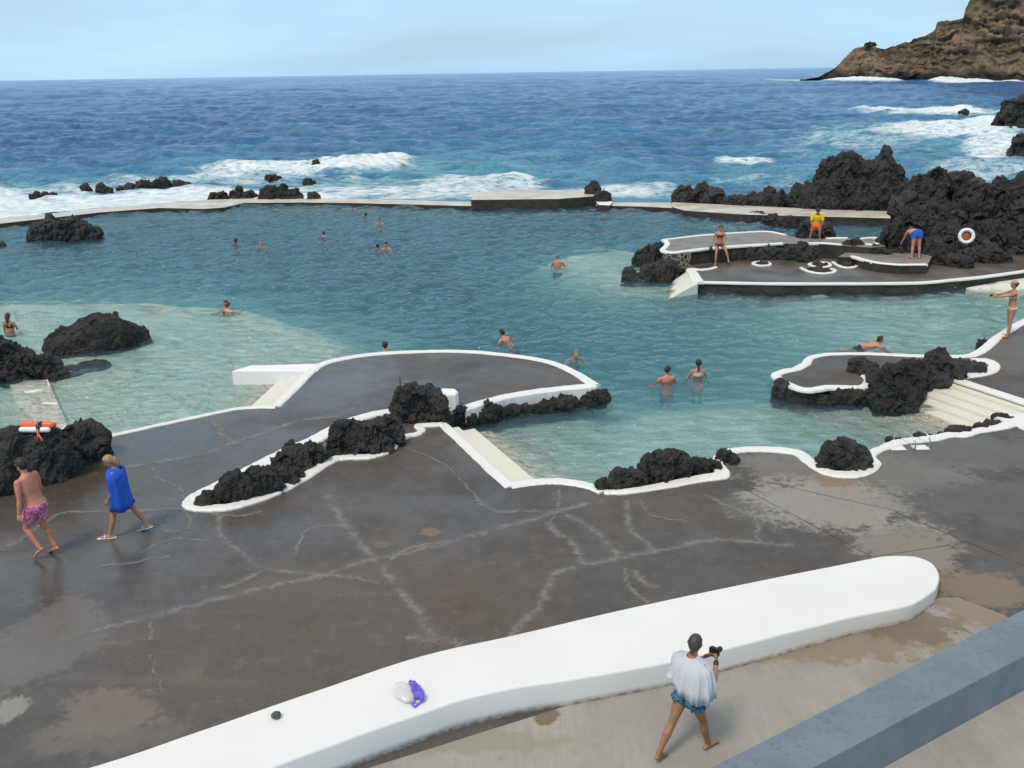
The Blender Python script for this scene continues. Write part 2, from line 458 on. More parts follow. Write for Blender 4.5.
def cliff_mat():
    m, N, L, B = newmat('layered_cliff')
    p = wpos(N)
    at = N.new('ShaderNodeAttribute'); at.attribute_name = 'strata'
    gr = N.new('ShaderNodeAttribute'); gr.attribute_name = 'green'
    bs = N.new('ShaderNodeAttribute'); bs.attribute_name = 'base'
    a = nnoise(N, L, p, .05, 6, .65); b = nnoise(N, L, p, .22, 5, .7)
    col = mixc(N, L, rng(N, L, at.outputs['Fac'], .3, .7), (.13, .098, .068), (.30, .215, .135))
    col = mixc(N, L, rng(N, L, a, .42, .68, 0, .7), col, (.19, .155, .105))
    col = mixc(N, L, rng(N, L, b, .55, .72, 0, .8), col, (.11, .088, .064))  # dark tone kept lighter, softening contrast in place of haze
    g = math_(N, L, 'MULTIPLY', gr.outputs['Fac'], rng(N, L, a, .38, .6, .25, 1))
    col = mixc(N, L, g, col, (.105, .10, .055))
    col = mixc(N, L, bs.outputs['Fac'], col, (.045, .040, .037))
    col = mixc(N, L, 1.0, col, (.82, .84, .86), 'MULTIPLY')
    L.new(col, B.inputs['Base Color']); B.inputs['Roughness'].default_value = .9; B.inputs['Specular IOR Level'].default_value = .1
    L.new(bump(N, L, b, .7, 3.0), B.inputs['Normal'])
    return m
M['cliff'] = cliff_mat()

# ------------------------------------------------------------------ slabs, ribbons
def catmull(pts, n=6, closed=False):
    out = []; k = len(pts)
    for i in range(k if closed else k - 1):
        g = (lambda j: pts[j % k]) if closed else (lambda j: pts[max(0, min(k - 1, j))])
        p0, p1, p2, p3 = g(i - 1), g(i), g(i + 1), g(i + 2)
        for t in range(n):
            u = t / n
            out.append(.5 * ((2 * p1) + (p2 - p0) * u + (2 * p0 - 5 * p1 + 4 * p2 - p3) * u * u + (3 * p1 - p0 - 3 * p2 + p3) * u ** 3))
    if not closed: out.append(pts[-1].copy())
    return out

def slab(name, poly, ztop, zbot, mats, bev=0.0, parent=None):
    """closed prism over a world polygon; material 0 on the top, 1 on the sides"""
    bm = bmesh.new()
    top = [bm.verts.new((p.x, p.y, ztop)) for p in poly]
    f = bm.faces.new(top); f.normal_update()
    if f.normal.z < 0: bmesh.ops.reverse_faces(bm, faces=[f])
    ex = bmesh.ops.extrude_face_region(bm, geom=[f])
    nf = [g for g in ex['geom'] if isinstance(g, bmesh.types.BMFace)]
    nv = [g for g in ex['geom'] if isinstance(g, bmesh.types.BMVert)]
    for v in nv: v.co.z = zbot
    bmesh.ops.recalc_face_normals(bm, faces=bm.faces)
    if bev:
        es = [e for e in bm.edges if all(abs(v.co.z - ztop) < 1e-4 for v in e.verts)]
        bmesh.ops.bevel(bm, geom=es, offset=bev, segments=3, affect='EDGES', profile=.6)
    bm.normal_update()
    if len(mats) > 1:
        for fc in bm.faces: fc.material_index = 0 if fc.normal.z > .5 else 1
    bmesh.ops.triangulate(bm, faces=[fc for fc in bm.faces if len(fc.verts) > 4])
    return bm_obj(name, bm, mats, parent)

def ribbon(name, pts, width, z0, z1, mat, closed=False, n=6, off=0.0, parent=None, wob=.012, bev=.03, raw=False):
    """kerb: bevelled section swept along a line; width may be a list, off shifts it to the line's left"""
    q = catmull(pts, n, closed) if not raw else list(pts)
    k = len(q); V = []; Fc = []
    ws = width if isinstance(width, (list, tuple)) else [width]
    rr = random.Random(len(q) * 13 + int(q[0].x * 100))
    for i, p in enumerate(q):
        a = q[(i - 1) % k] if (closed or i > 0) else p; b = q[(i + 1) % k] if (closed or i < k - 1) else p
        t = (b - a); t.z = 0
        if t.length < 1e-6: t = Vector((1, 0, 0))
        t.normalize(); nrm = Vector((-t.y, t.x, 0))
        u = i / max(1, k - 1) * (len(ws) - 1); j = min(len(ws) - 1, int(u)); j2 = min(len(ws) - 1, j + 1)
        wd = (ws[j] * (1 - (u - j)) + ws[j2] * (u - j)) / 2
        l = wd + rr.uniform(-wob, wob); r_ = -wd + rr.uniform(-wob, wob)
        c = Vector((p.x, p.y, 0)) + nrm * off; dz = rr.uniform(-.3, .3) * wob
        for s, z in ((l, z0), (l, z1 - bev), (l - bev, z1), (r_ + bev, z1), (r_, z1 - bev), (r_, z0)):
            v = c + nrm * s; V.append((v.x, v.y, z + (dz if z > z0 else 0)))
    for i in range(k if closed else k - 1):
        for s in range(6):
            a = i * 6 + s; b = i * 6 + (s + 1) % 6; c = ((i + 1) % k) * 6 + (s + 1) % 6; d = ((i + 1) % k) * 6 + s
            Fc.append((a, d, c, b))
    if not closed: Fc += [tuple(range(6)), tuple(range((k - 1) * 6 + 5, (k - 1) * 6 - 1, -1))]
    return mesh_obj(name, V, Fc, mat, parent)

def struct(o, lab=None): o['kind'] = 'structure'; return o

# ------------------------------------------------------------------ the pool bed
xs = np.arange(-46, 46.01, .25); ys = np.arange(6, 100.01, .25)
X, Y = np.meshgrid(xs, ys)
# (pixel on the water, depth below the water)
CTRL = [(0, 322, 1.0), (60, 308, 1.0), (20, 292, 3.0), (60, 292, 3.2), (150, 305, 1.0), (150, 292, 3.2), (230, 305, 1.0), (240, 292, 3.4), (285, 322, 1.0), (315, 343, 1.1), (310, 310, 3.2), (345, 335, 3.2), (365, 345, 3.2), (320, 318, 3.4), (290, 300, 3.4), (150, 325, .75), (200, 315, .8), (250, 330, .75), (290, 345, .7), (230, 350, .6),
    (100, 400, .42), (200, 390, .45), (180, 350, .6), (120, 365, .5), (240, 385, .4), (20, 400, .45), (100, 430, .4), (0, 420, .4), (-80, 400, .8), (-80, 320, 1.2), (-80, 280, 4),
    (370, 335, 3.2), (440, 320, 4.5), (300, 290, 4.5), (150, 270, 4.5), (50, 260, 4.0), (0, 250, 4), (100, 225, 3.5), (250, 230, 4), (400, 230, 3.6), (400, 270, 5),
    (500, 240, 4.5), (540, 300, 5), (480, 340, 4.5), (560, 345, 4.2), (620, 330, 4.5), (600, 365, 3.2), (640, 300, 4.2), (640, 345, 3.4), (720, 320, 3.5), (700, 345, 3.0),
    (290, 211, 1.2), (230, 212, 1.3), (320, 208, 2.2), (640, 212, 1.4), (600, 215, 2.5), (700, 222, 2.5),
    (620, 262, .5), (590, 257, .6), (572, 270, .8), (600, 276, .6), (640, 280, .45), (600, 286, .9), (650, 288, .6), (680, 268, .4), (545, 262, 3.5), (560, 292, 3.6), (640, 300, 3.8),
    (720, 294, 1.0), (750, 293, .7), (780, 293, .6), (815, 293, .55), (850, 293, .5), (890, 293, .5), (930, 293, .5), (960, 294, .5), (720, 304, 1.9), (780, 304, 1.3), (850, 304, .8), (850, 315, 1.0), (780, 316, 1.3), (1000, 298, .7), (1060, 285, .5), (760, 320, 2.8), (790, 330, 2.2), (780, 345, 2.4), (840, 335, 1.5), (900, 325, 1.0), (930, 330, 1.0), (980, 325, .9), (870, 348, 1.4),
    (740, 365, 2.8), (690, 365, 3.2), (640, 370, 3.4), (600, 380, 3.0), (760, 385, 2.0), (720, 388, 2.2), (690, 392, 2.0), (650, 395, 2.1), (620, 398, 1.9), (640, 412, 1.4), (700, 420, 1.4), (760, 415, 1.5), (620, 440, .8), (660, 430, 1.0), (740, 430, 1.2), (480, 420, .35), (520, 412, .5), (560, 408, .7), (595, 402, .9), (560, 420, .75), (520, 440, .6), (560, 460, .55),
    (600, 470, .5), (680, 445, .8), (740, 440, .8), (800, 435, .85), (860, 430, .7), (900, 420, .5), (930, 420, .45), (820, 410, .95), (760, 440, .85), (620, 400, 1.3),
    (850, 228, 2.8), (780, 228, 3.0), (880, 225, 2.6), (1100, 320, .8), (1100, 400, .6)]
cp = np.array([list(P(x, y, ZW - d))[:2] for x, y, d in CTRL]); cz = np.array([d for *_, d in CTRL])
num = np.zeros(X.shape); den = np.zeros(X.shape)
for (cx, cy), d in zip(cp, cz):
    r2 = (X - cx) ** 2 + (Y - cy) ** 2
    wgt = 1 / (r2 + .6) ** 2.2
    num += wgt * d; den += wgt
D = np.minimum(num / den, 3.7)
D = np.where(D < 1.4, D * (.55 + .45 * D / 1.4), D)
def sdist(poly):
    """signed distance from every grid point to a polygon, negative inside"""
    px, py = X.ravel(), Y.ravel(); best = np.full(px.shape, 1e9); ins = np.zeros(px.shape, bool)
    for a, b in zip(poly, poly[1:] + poly[:1]):
        ex, ey = b.x - a.x, b.y - a.y; t = np.clip(((px - a.x) * ex + (py - a.y) * ey) / (ex * ex + ey * ey + 1e-9), 0, 1)
        best = np.minimum(best, np.hypot(px - a.x - ex * t, py - a.y - ey * t))
        c = ((a.y > py) != (b.y > py)) & (px < ex * (py - a.y) / (ey if abs(ey) > 1e-9 else 1e-9) + a.x); ins ^= c
    return np.where(ins, -best, best).reshape(X.shape)
wob_ = .35 * fbm(np.stack([X.ravel() * .5, Y.ravel() * .5, 0 * X.ravel()], 1), 3, 41).reshape(X.shape)
SHELF = [([(-250, 330), (-60, 304), (60, 303), (150, 304), (235, 310), (300, 327), (337, 347), (316, 368), (276, 407), (240, 408), (108, 436), (-100, 482), (-300, 420)], .20, .42),
    ([(552, 263), (575, 256), (620, 252), (660, 254), (700, 270), (700, 284), (650, 291), (600, 286), (566, 274)], .26, .55),
    ([(800, 293.5), (1080, 278), (1080, 330), (985, 345), (940, 352), (890, 348), (830, 318)], .34, .18),
    ([(446, 425), (512, 487), (620, 480), (606, 440), (560, 408), (470, 408)], .40, .20),
    ([(620, 480), (720, 458), (800, 458), (860, 470), (900, 440), (980, 430), (920, 400), (800, 402), (720, 408), (650, 418), (606, 440)], .36, .30)]
for pg, d_, sl in SHELF:
    sd_ = sdist(PP(pg, ZW - d_)) + wob_
    D = np.minimum(D, d_ + np.clip(sd_, 0, 99) * sl)
pts3 = np.stack([X.ravel(), Y.ravel(), 0 * X.ravel()], 1)
D = D + .18 * fbm(pts3 * .35, 3, 3).reshape(X.shape) * np.clip(D, 0, 2) * .5
V = np.stack([X.ravel(), Y.ravel(), ZW - D.ravel()], 1)
ny, nx = X.shape
idx = np.arange(nx * ny).reshape(ny, nx)
Q = np.stack([idx[:-1, :-1], idx[:-1, 1:], idx[1:, 1:], idx[1:, :-1]], -1).reshape(-1, 4)
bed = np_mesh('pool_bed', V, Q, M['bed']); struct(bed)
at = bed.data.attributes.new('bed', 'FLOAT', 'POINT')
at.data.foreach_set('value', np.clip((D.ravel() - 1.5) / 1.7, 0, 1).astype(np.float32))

# ------------------------------------------------------------------ pool water
WALL_LINE = PP([(-260, 250), (0, 222), (100, 210), (210, 202), (256, 200.5), (356, 201), (463, 204), (600, 204), (672, 205), (744, 213), (888, 216), (1200, 222)], ZW)
wlx = np.array([p.x for p in WALL_LINE]); wly = np.array([p.y for p in WALL_LINE])
xs = np.arange(-40, 34.01, .10)
rows = [8.0]
while rows[-1] < 66: rows.append(rows[-1] + max(.08, rows[-1] * .0030))
ys = np.array(rows)
X, Y = np.meshgrid(xs, ys)
lim = np.interp(X, wlx, wly) + .35
Yc = np.minimum(Y, lim)
p3 = np.stack([X.ravel() * .95 + Yc.ravel() * .30, Yc.ravel() * 1.35 - X.ravel() * .15, 0 * X.ravel()], 1)
far = np.clip((Yc.ravel() - 14) / 22, 0.25, 1)
Z = ZW + far * (.06 * vnoise(p3 * .40, 1) + .10 * vnoise(p3 * 1.15, 2) + .075 * vnoise(p3 * 2.1, 3) + .035 * vnoise(p3 * 3.6, 4))
ny, nx = X.shape; idx = np.arange(nx * ny).reshape(ny, nx)
Q = np.stack([idx[:-1, :-1], idx[:-1, 1:], idx[1:, 1:], idx[1:, :-1]], -1)
keep = (Y[:-1, :-1] < lim[:-1, :-1]).reshape(-1)
pool = np_mesh('pool_water', np.stack([X.ravel(), Yc.ravel(), Z], 1), Q.reshape(-1, 4)[keep], M['pool']); struct(pool)

# ------------------------------------------------------------------ the open sea
NR, NA = 900, 700
rad = 44 * np.exp(np.linspace(0, 1, NR) ** 1.25 * math.log(16000 / 44))
ang = np.linspace(R(-40), R(44), NA)
RR, AA = np.meshgrid(rad, ang, indexing='ij')
X = RR * np.sin(AA); Y = RR * np.cos(AA)
FOAM = [  # cx, cy, rx, ry, foam, aerated, lift
    (30, 212, 130, 9, 1.0, 1, .10), (150, 203, 130, 8, 1.0, 1, .15), (230, 196, 110, 7, .95, 1, .15), (330, 192, 100, 6, .72, 1, .1), (420, 193, 90, 7, .72, 1, .12),
    (-60, 205, 120, 18, 1.0, 1, .1), (-40, 190, 120, 10, .7, 1, .1),
    (90, 190, 150, 9, .60, 1, .1), (210, 180, 110, 7, .62, .9, .1), (60, 178, 110, 6, .42, .8, 0), (180, 168, 110, 6, .34, .6, 0),
    (300, 169, 95, 5, .85, 1, .4), (360, 166, 48, 4.5, .95, 1, .8), (262, 174, 60, 4, .75, 1, .2), (388, 161, 24, 3, .95, .9, .6),
    (330, 181, 120, 6, .54, 1, .1), (300, 153, 150, 6, .2, .45, 0),
    (480, 184, 65, 9, .70, 1, .2), (510, 179, 28, 6, .66, 1, .4), (470, 168, 90, 12, .35, .95, .1), (560, 172, 110, 14, .36, .75, 0), (620, 192, 60, 6, .7, 1, .1), (660, 190, 40, 8, .6, .9, .1),
    (650, 175, 90, 12, .30, .6, 0), (740, 160, 24, 3.5, .80, .6, .1), (725, 155, 10, 3, .8, .5, .1), (760, 163, 16, 2, .75, .5, .1), (790, 172, 100, 10, .36, .75, 0), (760, 182, 60, 6, .5, .8, 0),
    (930, 112, 62, 3.5, .85, 1, .5), (880, 110, 34, 1.6, .8, .8, .3), (955, 111, 28, 3, .95, 1, .6),
    (950, 133, 80, 9, .80, 1, .3), (985, 128, 30, 8, .95, 1, .3), (860, 142, 80, 8, .55, .85, .0), (1000, 150, 40, 10, .8, 1, .2), (810, 150, 60, 8, .42, .7, 0), (930, 150, 90, 12, .45, .8, 0),
    (980, 170, 60, 10, .6, .8, 0), (860, 128, 60, 5, .5, .6, 0), (700, 100, 200, 5, .22, .25, 0), (560, 130, 200, 12, .26, .3, 0), (500, 145, 120, 8, .34, .45, 0),
    (858, 80.6, 30, .7, 1.1, .6, 2.2), (838, 80.4, 16, .7, 1.1, .6, 1.6), (884, 80.8, 16, .6, 1.0, .5, 1.4), (950, 80.8, 18, .8, 1.1, .6, 2.2), (975, 80.8, 20, .6, 1.1, .6, 1.4), (1012, 81, 20, .6, .95, .5, 1.0), (780, 80, 40, .4, .6, .2, 0),
    (650, 75, 60, .6, .4, .1, 0), (915, 51.7, .1, .1, 0, 0, 0)]
foam = np.zeros(X.shape); aer = np.zeros(X.shape); lift = np.zeros(X.shape)
for (cx, cy, rx, ry, fo, ae, li) in FOAM:
    if cy < 70: continue
    c = P(cx, cy, ZW); ax = P(cx + rx, cy, ZW) - c
    ay = (P(cx, cy - ry, ZW) - P(cx, cy + ry, ZW)) / 2
    Mx = np.linalg.inv(np.array([[ax.x, ay.x], [ax.y, ay.y]]))
    dx = X - c.x; dy = Y - c.y
    d = np.sqrt((Mx[0, 0] * dx + Mx[0, 1] * dy) ** 2 + (Mx[1, 0] * dx + Mx[1, 1] * dy) ** 2)
    k = np.clip(1.25 - d * .62, 0, 1); k = k * k * (3 - 2 * k)
    foam = np.maximum(foam, fo * np.clip(k * 1.1, 0, 1)); aer = np.maximum(aer, ae * np.clip(1.3 - d * .55, 0, 1)); lift = np.maximum(lift, li * np.clip(1 - d * d * .6, 0, 1))
xr = X.ravel(); yr = Y.ravel()
pw = np.stack([xr * .55 + yr * .12, yr * 1.0, 0 * xr], 1)
dist = RR.ravel()
att = np.clip(260 / dist, .0, 1)
Z = 1.3 * vnoise(pw * .022, 3) * np.clip(dist / 500, 0, 1) + .42 * vnoise(pw * .075, 4) + .36 * vnoise(pw * .19, 5) * np.clip(700 / dist, 0, 1) + .34 * vnoise(pw * .45, 6) * att + .24 * vnoise(pw * .95, 7) * np.clip(160 / dist, 0, 1)
near = np.clip((yr - np.interp(xr, wlx, wly) - 1.0) / 14, 0.12, 1)
Z = Z * near
fn = np.abs(fbm(np.stack([xr * .5, yr * .8, 0 * xr], 1), 4, 9))
Z = ZW + Z + foam.ravel() * (.22 * fn - .03) * np.clip(near * 2, .5, 1) + lift.ravel() * (.75 + .5 * fn)
capc = np.clip(.22 - (vnoise(pw * .10, 31) * .5 + .5), 0, 1)
foam = np.maximum(foam, np.clip(foam * .9 + .18 * fbm(pw * .12, 3, 20).reshape(X.shape) * (aer > .02), 0, 1.2))
scat = fbm(np.stack([xr * .035, yr * .07, 0 * xr], 1), 4, 51).reshape(X.shape)
foam = np.maximum(foam, np.clip((scat - .28) * 3.4, 0, .40))         # scattered small whitecaps
Y2 = Y
idx = np.arange(NR * NA).reshape(NR, NA)
Q = np.stack([idx[:-1, :-1], idx[:-1, 1:], idx[1:, 1:], idx[1:, :-1]], -1).reshape(-1, 4)
limq = np.interp(X, wlx, wly) + .3
Yc = np.maximum(Y, limq)
keep = (Y[1:, :-1] > limq[1:, :-1]).reshape(-1)
sea = np_mesh('sea', np.stack([xr, Yc.ravel(), Z], 1), Q[keep], M['sea']); struct(sea)
for nm, a_ in (('foam', foam), ('aer', aer)):
    t_ = sea.data.attributes.new(nm, 'FLOAT', 'POINT'); t_.data.foreach_set('value', np.clip(a_.ravel(), 0, 1.2).astype(np.float32))

# ------------------------------------------------------------------ headland
RIDGE = [(800, 80.5), (806, 79), (818, 77), (832, 69), (845, 55), (851, 48.5), (862, 46), (872, 48), (880, 49.5), (900, 43), (918, 36), (926, 33), (929, 29), (928, 23.5), (932, 21.5), (944, 20), (954, 18), (957.5, 13), (955.5, 8), (958, 1), (966, -6), (985, -18), (1020, -40), (1080, -80), (1160, -130), (1300, -190), (1500, -230)]
DH = 590.0
def ridge_z(px):
    return np.interp(px, [r[0] for r in RIDGE], [r[1] for r in RIDGE])
NU, NV = 420, 150
pxs = np.concatenate([np.linspace(800, 1060, 330), np.linspace(1062, 1500, NU - 330)])
Vv = np.zeros((NU, NV, 3)); strata = np.zeros((NU, NV)); green = np.zeros((NU, NV)); basea = np.zeros((NU, NV))
for i, px in enumerate(pxs):
    b = P(px, 80.2 - (px - 820) * .0002, ZW); hdir = Vector((b.x, b.y, 0)).normalized()
    back = .62 * DH * .10
    ry = float(ridge_z(px))
    d_ = CAMROT @ Vector(((px - 512) / F, -(ry - 384) / F, -1.0))
    hd = math.hypot(d_.x, d_.y); base_r = math.hypot(b.x, b.y)
    def topat(r): return H + d_.z / hd * r
    zt0 = max(.3, topat(base_r)); rt = base_r + zt0 * .75; zt = max(.3, topat(rt))
    for j in range(NV):
        v = j / (NV - 1)
        if v < .8:
            u = v / .8; r = base_r + (rt - base_r) * (u ** 1.25); z = ZW - 2 + (zt + 2 - ZW) * u
        else:
            u = (v - .8) / .2; r = rt + 90 * u; z = zt * (1 - u) - 3 * u
        Vv[i, j] = (hdir.x * r, hdir.y * r, z)
flat = Vv.reshape(-1, 3)
jj = np.tile(np.arange(NV), NU); u_ = np.clip(jj / (NV - 1) / .8, 0, 1)
xloc = np.repeat(pxs, NV)
tilt = flat[:, 2] + (xloc - 900) * .16 * np.clip(flat[:, 2] / 30, 0, 1.3)
wv = 9 * fbm(np.stack([xloc * .03, flat[:, 2] * .04, 0 * tilt], 1), 4, 66)
st = fbm(np.stack([(tilt + wv) * .16, xloc * .02, 0 * tilt], 1), 5, 60)
led = fbm(np.stack([(tilt + wv) * .45, xloc * .09, 0 * tilt], 1), 4, 61)
rgh = fbm(np.stack([xloc * .35, flat[:, 2] * .35, 0 * tilt], 1), 4, 64)
big = fbm(np.stack([xloc * .05, flat[:, 2] * .05, 0 * tilt], 1), 4, 62)
gul = np.abs(fbm(np.stack([xloc * .11, flat[:, 2] * .03, 0 * tilt], 1), 4, 63))
env = np.sin(np.clip(u_, 0, 1) * math.pi) ** .5
disp = (st * 6.5 + led * 3.2 + big * 8 + gul * 4 + rgh * 1.4) * env
hd = flat[:, :2] / np.linalg.norm(flat[:, :2], axis=1, keepdims=True)
flat[:, :2] -= hd * disp[:, None]
flat[:, 2] += (led * .9 + rgh * .7) * np.clip(u_ * 3, 0, 1) * np.clip(flat[:, 2] / 8, 0, 1)
ii = np.arange(NU * NV).reshape(NU, NV)
Q = np.stack([ii[:-1, :-1], ii[1:, :-1], ii[1:, 1:], ii[:-1, 1:]], -1).reshape(-1, 4)
hill = np_mesh('headland_hill', flat, Q, M['cliff']); struct(hill)
strv = np.clip(st * .8 + led * .5 + rgh * .5 + .5, 0, 1)
grn = np.clip((u_ - .55) * 2.2 + big * .8, 0, 1) * np.clip((xloc - 840) / 60, .15, 1)
bas = np.clip(1 - (flat[:, 2] - 2 - big * 6) / 4, 0, 1)
for nm, a_ in (('strata', strv), ('green', grn), ('base', bas)):
    t_ = hill.data.attributes.new(nm, 'FLOAT', 'POINT'); t_.data.foreach_set('value', a_.astype(np.float32))

# ------------------------------------------------------------------ decks
EDGE_FAR = [(-90, 481), (0, 460), (108.7, 436.2), (150, 427), (200, 416.2), (240, 408.3), (276, 407.2)]
EDGE_ARC = [(276, 407.2), (296, 387), (316, 368), (338, 360.2), (376, 354.5), (426, 352), (468.5, 352.3), (512, 356.2), (549.5, 362.7), (574.5, 373), (594.5, 386)]
EDGE_BACK = [(594.5, 386), (562, 389.5), (512, 396), (461, 410), (446, 417), (442, 425)]
EDGE_NEAR = [(442, 425), (470, 448), (512, 487), (530, 482.5), (549.5, 481), (570, 482), (592, 486), (602, 491), (620, 492), (650, 488), (700, 478.5), (722, 474.5), (716, 463), (722, 454.5), (742, 450), (768, 449.7), (796, 452.6), (809, 461), (826, 472), (850, 475), (868, 471), (876, 463), (870, 456), (880, 449.5), (900, 442), (930, 439), (948, 435.3), (963, 435), (978, 430.8), (999, 427.5), (1010, 424), (1014, 419.5), (1024, 416.5), (1075, 413.5)]
EDGE_STAIR = [(1075, 413.5), (1050, 409.8), (1024, 401.5), (988, 389.8), (952, 378)]
EDGE_PEN = [(952, 378), (920, 384), (890, 387), (870, 386), (863, 388), (828, 387), (808, 390), (793, 387), (775.5, 378), (775, 374), (793, 369), (805, 364.5), (809, 358.5), (825, 354.6), (868, 354), (918, 356), (958, 356.5), (975, 354), (988, 345), (996, 337), (1013, 327.5), (1024, 321), (1100, 286)]
poly = PP(EDGE_FAR[:-1] + EDGE_ARC[:-1] + EDGE_BACK[:-1] + EDGE_NEAR[:-1] + EDGE_STAIR[:-1] + EDGE_PEN)
poly += [Vector((60, 40, 0)), Vector((60, 3, 0)), Vector((-40, 3, 0)), Vector((-40, 17, 0))]
deck = slab('pool_deck', poly, 0, -3.2, [M['deck'], M['stone_side']]); struct(deck)

path = [P(-60, 862), P(370, 768), P(640, 683), P(780, 648), P(940, 598), P(958, 598), P(1004, 615), P(1040, 640), P(1400, 640)]
path = [Vector((p.x, p.y, 0)) for p in path] + [Vector((30, 2.5, 0)), Vector((-30, 2.5, 0))]
pth = slab('concrete_path', path, .006, -.1, [M['path']]); struct(pth)

# mortar-filled cracks that run over the deck
CR = [([(60, 640), (90, 632), (150, 617), (215, 600), (275, 586), (325, 575), (370, 560), (440, 545), (512, 525), (590, 503)], .16),
    ([(222, 510), (219, 528), (224, 540), (240, 552), (258, 566), (275, 571), (322, 575)], .13),
    ([(327, 495), (345, 525), (360, 543), (371, 555), (395, 585), (413, 607), (424, 624), (436, 638), (462, 645)], .17),
    ([(295, 555), (303, 535), (316, 527), (345, 525)], .06), ([(215, 588), (240, 583), (262, 571)], .10), ([(406, 637), (425, 639), (441, 645)], .14),
    ([(325, 575), (352, 578), (380, 584)], .09),
    ([(20, 541), (57, 515), (85, 512), (112, 511), (150, 511), (182, 509), (230, 516), (262, 512)], .08),
    ([(118, 468), (145, 464), (175, 459), (205, 453), (217, 450), (240, 440), (256, 436), (288, 424), (312, 419), (341, 416)], .17),
    ([(198, 419), (214, 423), (221, 429), (222, 434), (232, 441), (238, 444)], .15),
    ([(152, 467), (154, 474), (162, 480), (175, 485), (185, 493)], .05), ([(165, 512), (162, 527), (170, 531), (181, 531)], .06),
    ([(0, 550), (20, 541)], .18), ([(182, 509), (190, 520), (188, 530)], .05), ([(100, 566), (130, 563), (170, 556)], .06), ([(140, 553), (170, 540), (212, 541)], .05),
    ([(512, 640), (517, 628), (537, 610), (547, 590), (554, 574), (582, 566), (620, 558), (662, 550), (695, 543), (722, 540), (760, 543), (794, 546)], .14),
    ([(549, 522), (556, 533), (570, 540), (578, 552), (583, 564)], .14), ([(565, 515), (585, 524), (600, 536), (610, 548), (620, 557)], .14),
    ([(627, 500), (629, 520), (632, 532), (645, 542), (652, 551)], .13), ([(704, 495), (727, 505), (745, 513), (757, 522), (757, 540)], .12),
    ([(624, 568), (628, 583), (634, 592), (648, 603)], .08), ([(634, 570), (643, 581), (658, 588)], .13),
    ([(476, 500), (495, 511), (530, 511), (556, 512), (590, 503)], .10), ([(560, 490), (556, 512)], .06),
    ([(640, 500), (652, 515), (690, 522)], .05), ([(150, 655), (156, 675), (163, 690)], .03), ([(150, 622), (152, 640)], .05), ([(390, 560), (410, 548), (450, 541)], .10),
    ([(375, 440), (400, 446), (440, 462), (460, 480), (480, 500)], .04), ([(560, 468 + 40), (548, 524)], .05)]
bm = bmesh.new(); uvl = bm.loops.layers.uv.new('UVMap')
rr = random.Random(3)
for ci, (pts, wd) in enumerate(CR):
    q = catmull(PP(pts), 7); prev = None; run = 0
    for i, p in enumerate(q):
        a = q[max(0, i - 1)]; b = q[min(len(q) - 1, i + 1)]; t = (b - a); t.z = 0; t.normalize(); n_ = Vector((-t.y, t.x, 0))
        p = p + n_ * rr.uniform(-.03, .03); ww = wd * 1.3 * rr.uniform(.8, 1.3); run += (b - a).length / 2
        z = .004 + (ci % 8) * .0003
        cur = (bm.verts.new((p + n_ * ww).xy.to_tuple() + (z,)), bm.verts.new((p - n_ * ww).xy.to_tuple() + (z,)), run)
        if prev:
            f = bm.faces.new((prev[0], prev[1], cur[1], cur[0]))
            for lp, uv in zip(f.loops, ((prev[2], 1), (prev[2], 0), (cur[2], 0), (cur[2], 1))): lp[uvl].uv = uv
        prev = cur
cr = bm_obj('deck_crack_repairs', bm, M['crack'], deck); cr['kind'] = 'structure'

# dark construction joints between the poured panels
M['joint'] = simple('joint_dirt', (.050, .044, .038), .7)
for a, b in (((735, 484), (872, 557)), ((872, 557), (950, 545)), ((896, 512), (1024, 566)), ((748, 478), (905, 513))):
    ribbon('deck_joint', [P(*a), (P(*a) + P(*b)) / 2, P(*b)], .013, -.05, .005, M['joint'], parent=deck, wob=.008, bev=.002)['kind'] = 'structure'

# white kerbs
def kerb(pts, width=.24, h=.05, closed=False, z=0.0, off=0.0, zbot=None, n=6, mat=None):
    k = ribbon('kerb', PP(pts, z), width, (z - .05) if zbot is None else zbot, z + h, mat or M['kerb'], closed, n, off)
    return struct(k)
kerb(EDGE_FAR, .15, .03, off=-.02)
kerb(EDGE_ARC, [.26, .30, .30, .26, .24, .22, .22, .22, .24, .26, .34], .04)
kerb([(594.5, 386), (575, 388), (545, 391), (512, 396), (485, 402.5), (461, 410)], .32, .05, off=.02, zbot=-.34)
kerb([(440, 417), (415, 417), (392, 413), (368, 417), (345, 425), (328, 434), (311, 443), (290, 452), (268, 463), (245, 475), (222, 486), (203, 495), (193, 500), (189, 505), (194, 508.5), (207, 509.5), (230, 508), (258, 500), (283, 490), (303, 479), (322, 467), (335, 460), (348, 458.5), (366, 458), (380, 455), (391, 450), (398, 442), (408, 437), (417, 435), (422, 431), (418, 427), (430, 426), (443, 425.5)],
     [.22, .34, .34, .40, .44, .44, .42, .36, .26, .24, .26, .26, .28, .24, .22, .20, .20, .16, .18, .2, .18], .06)
kerb([(444, 424), (470, 448), (490, 467), (512, 487)], .24, .03, off=-.04)
kerb([(510, 486), (530, 483), (549.5, 481.5), (570, 482.5), (592, 487), (604, 492.5)], .26, .04, off=-.02)
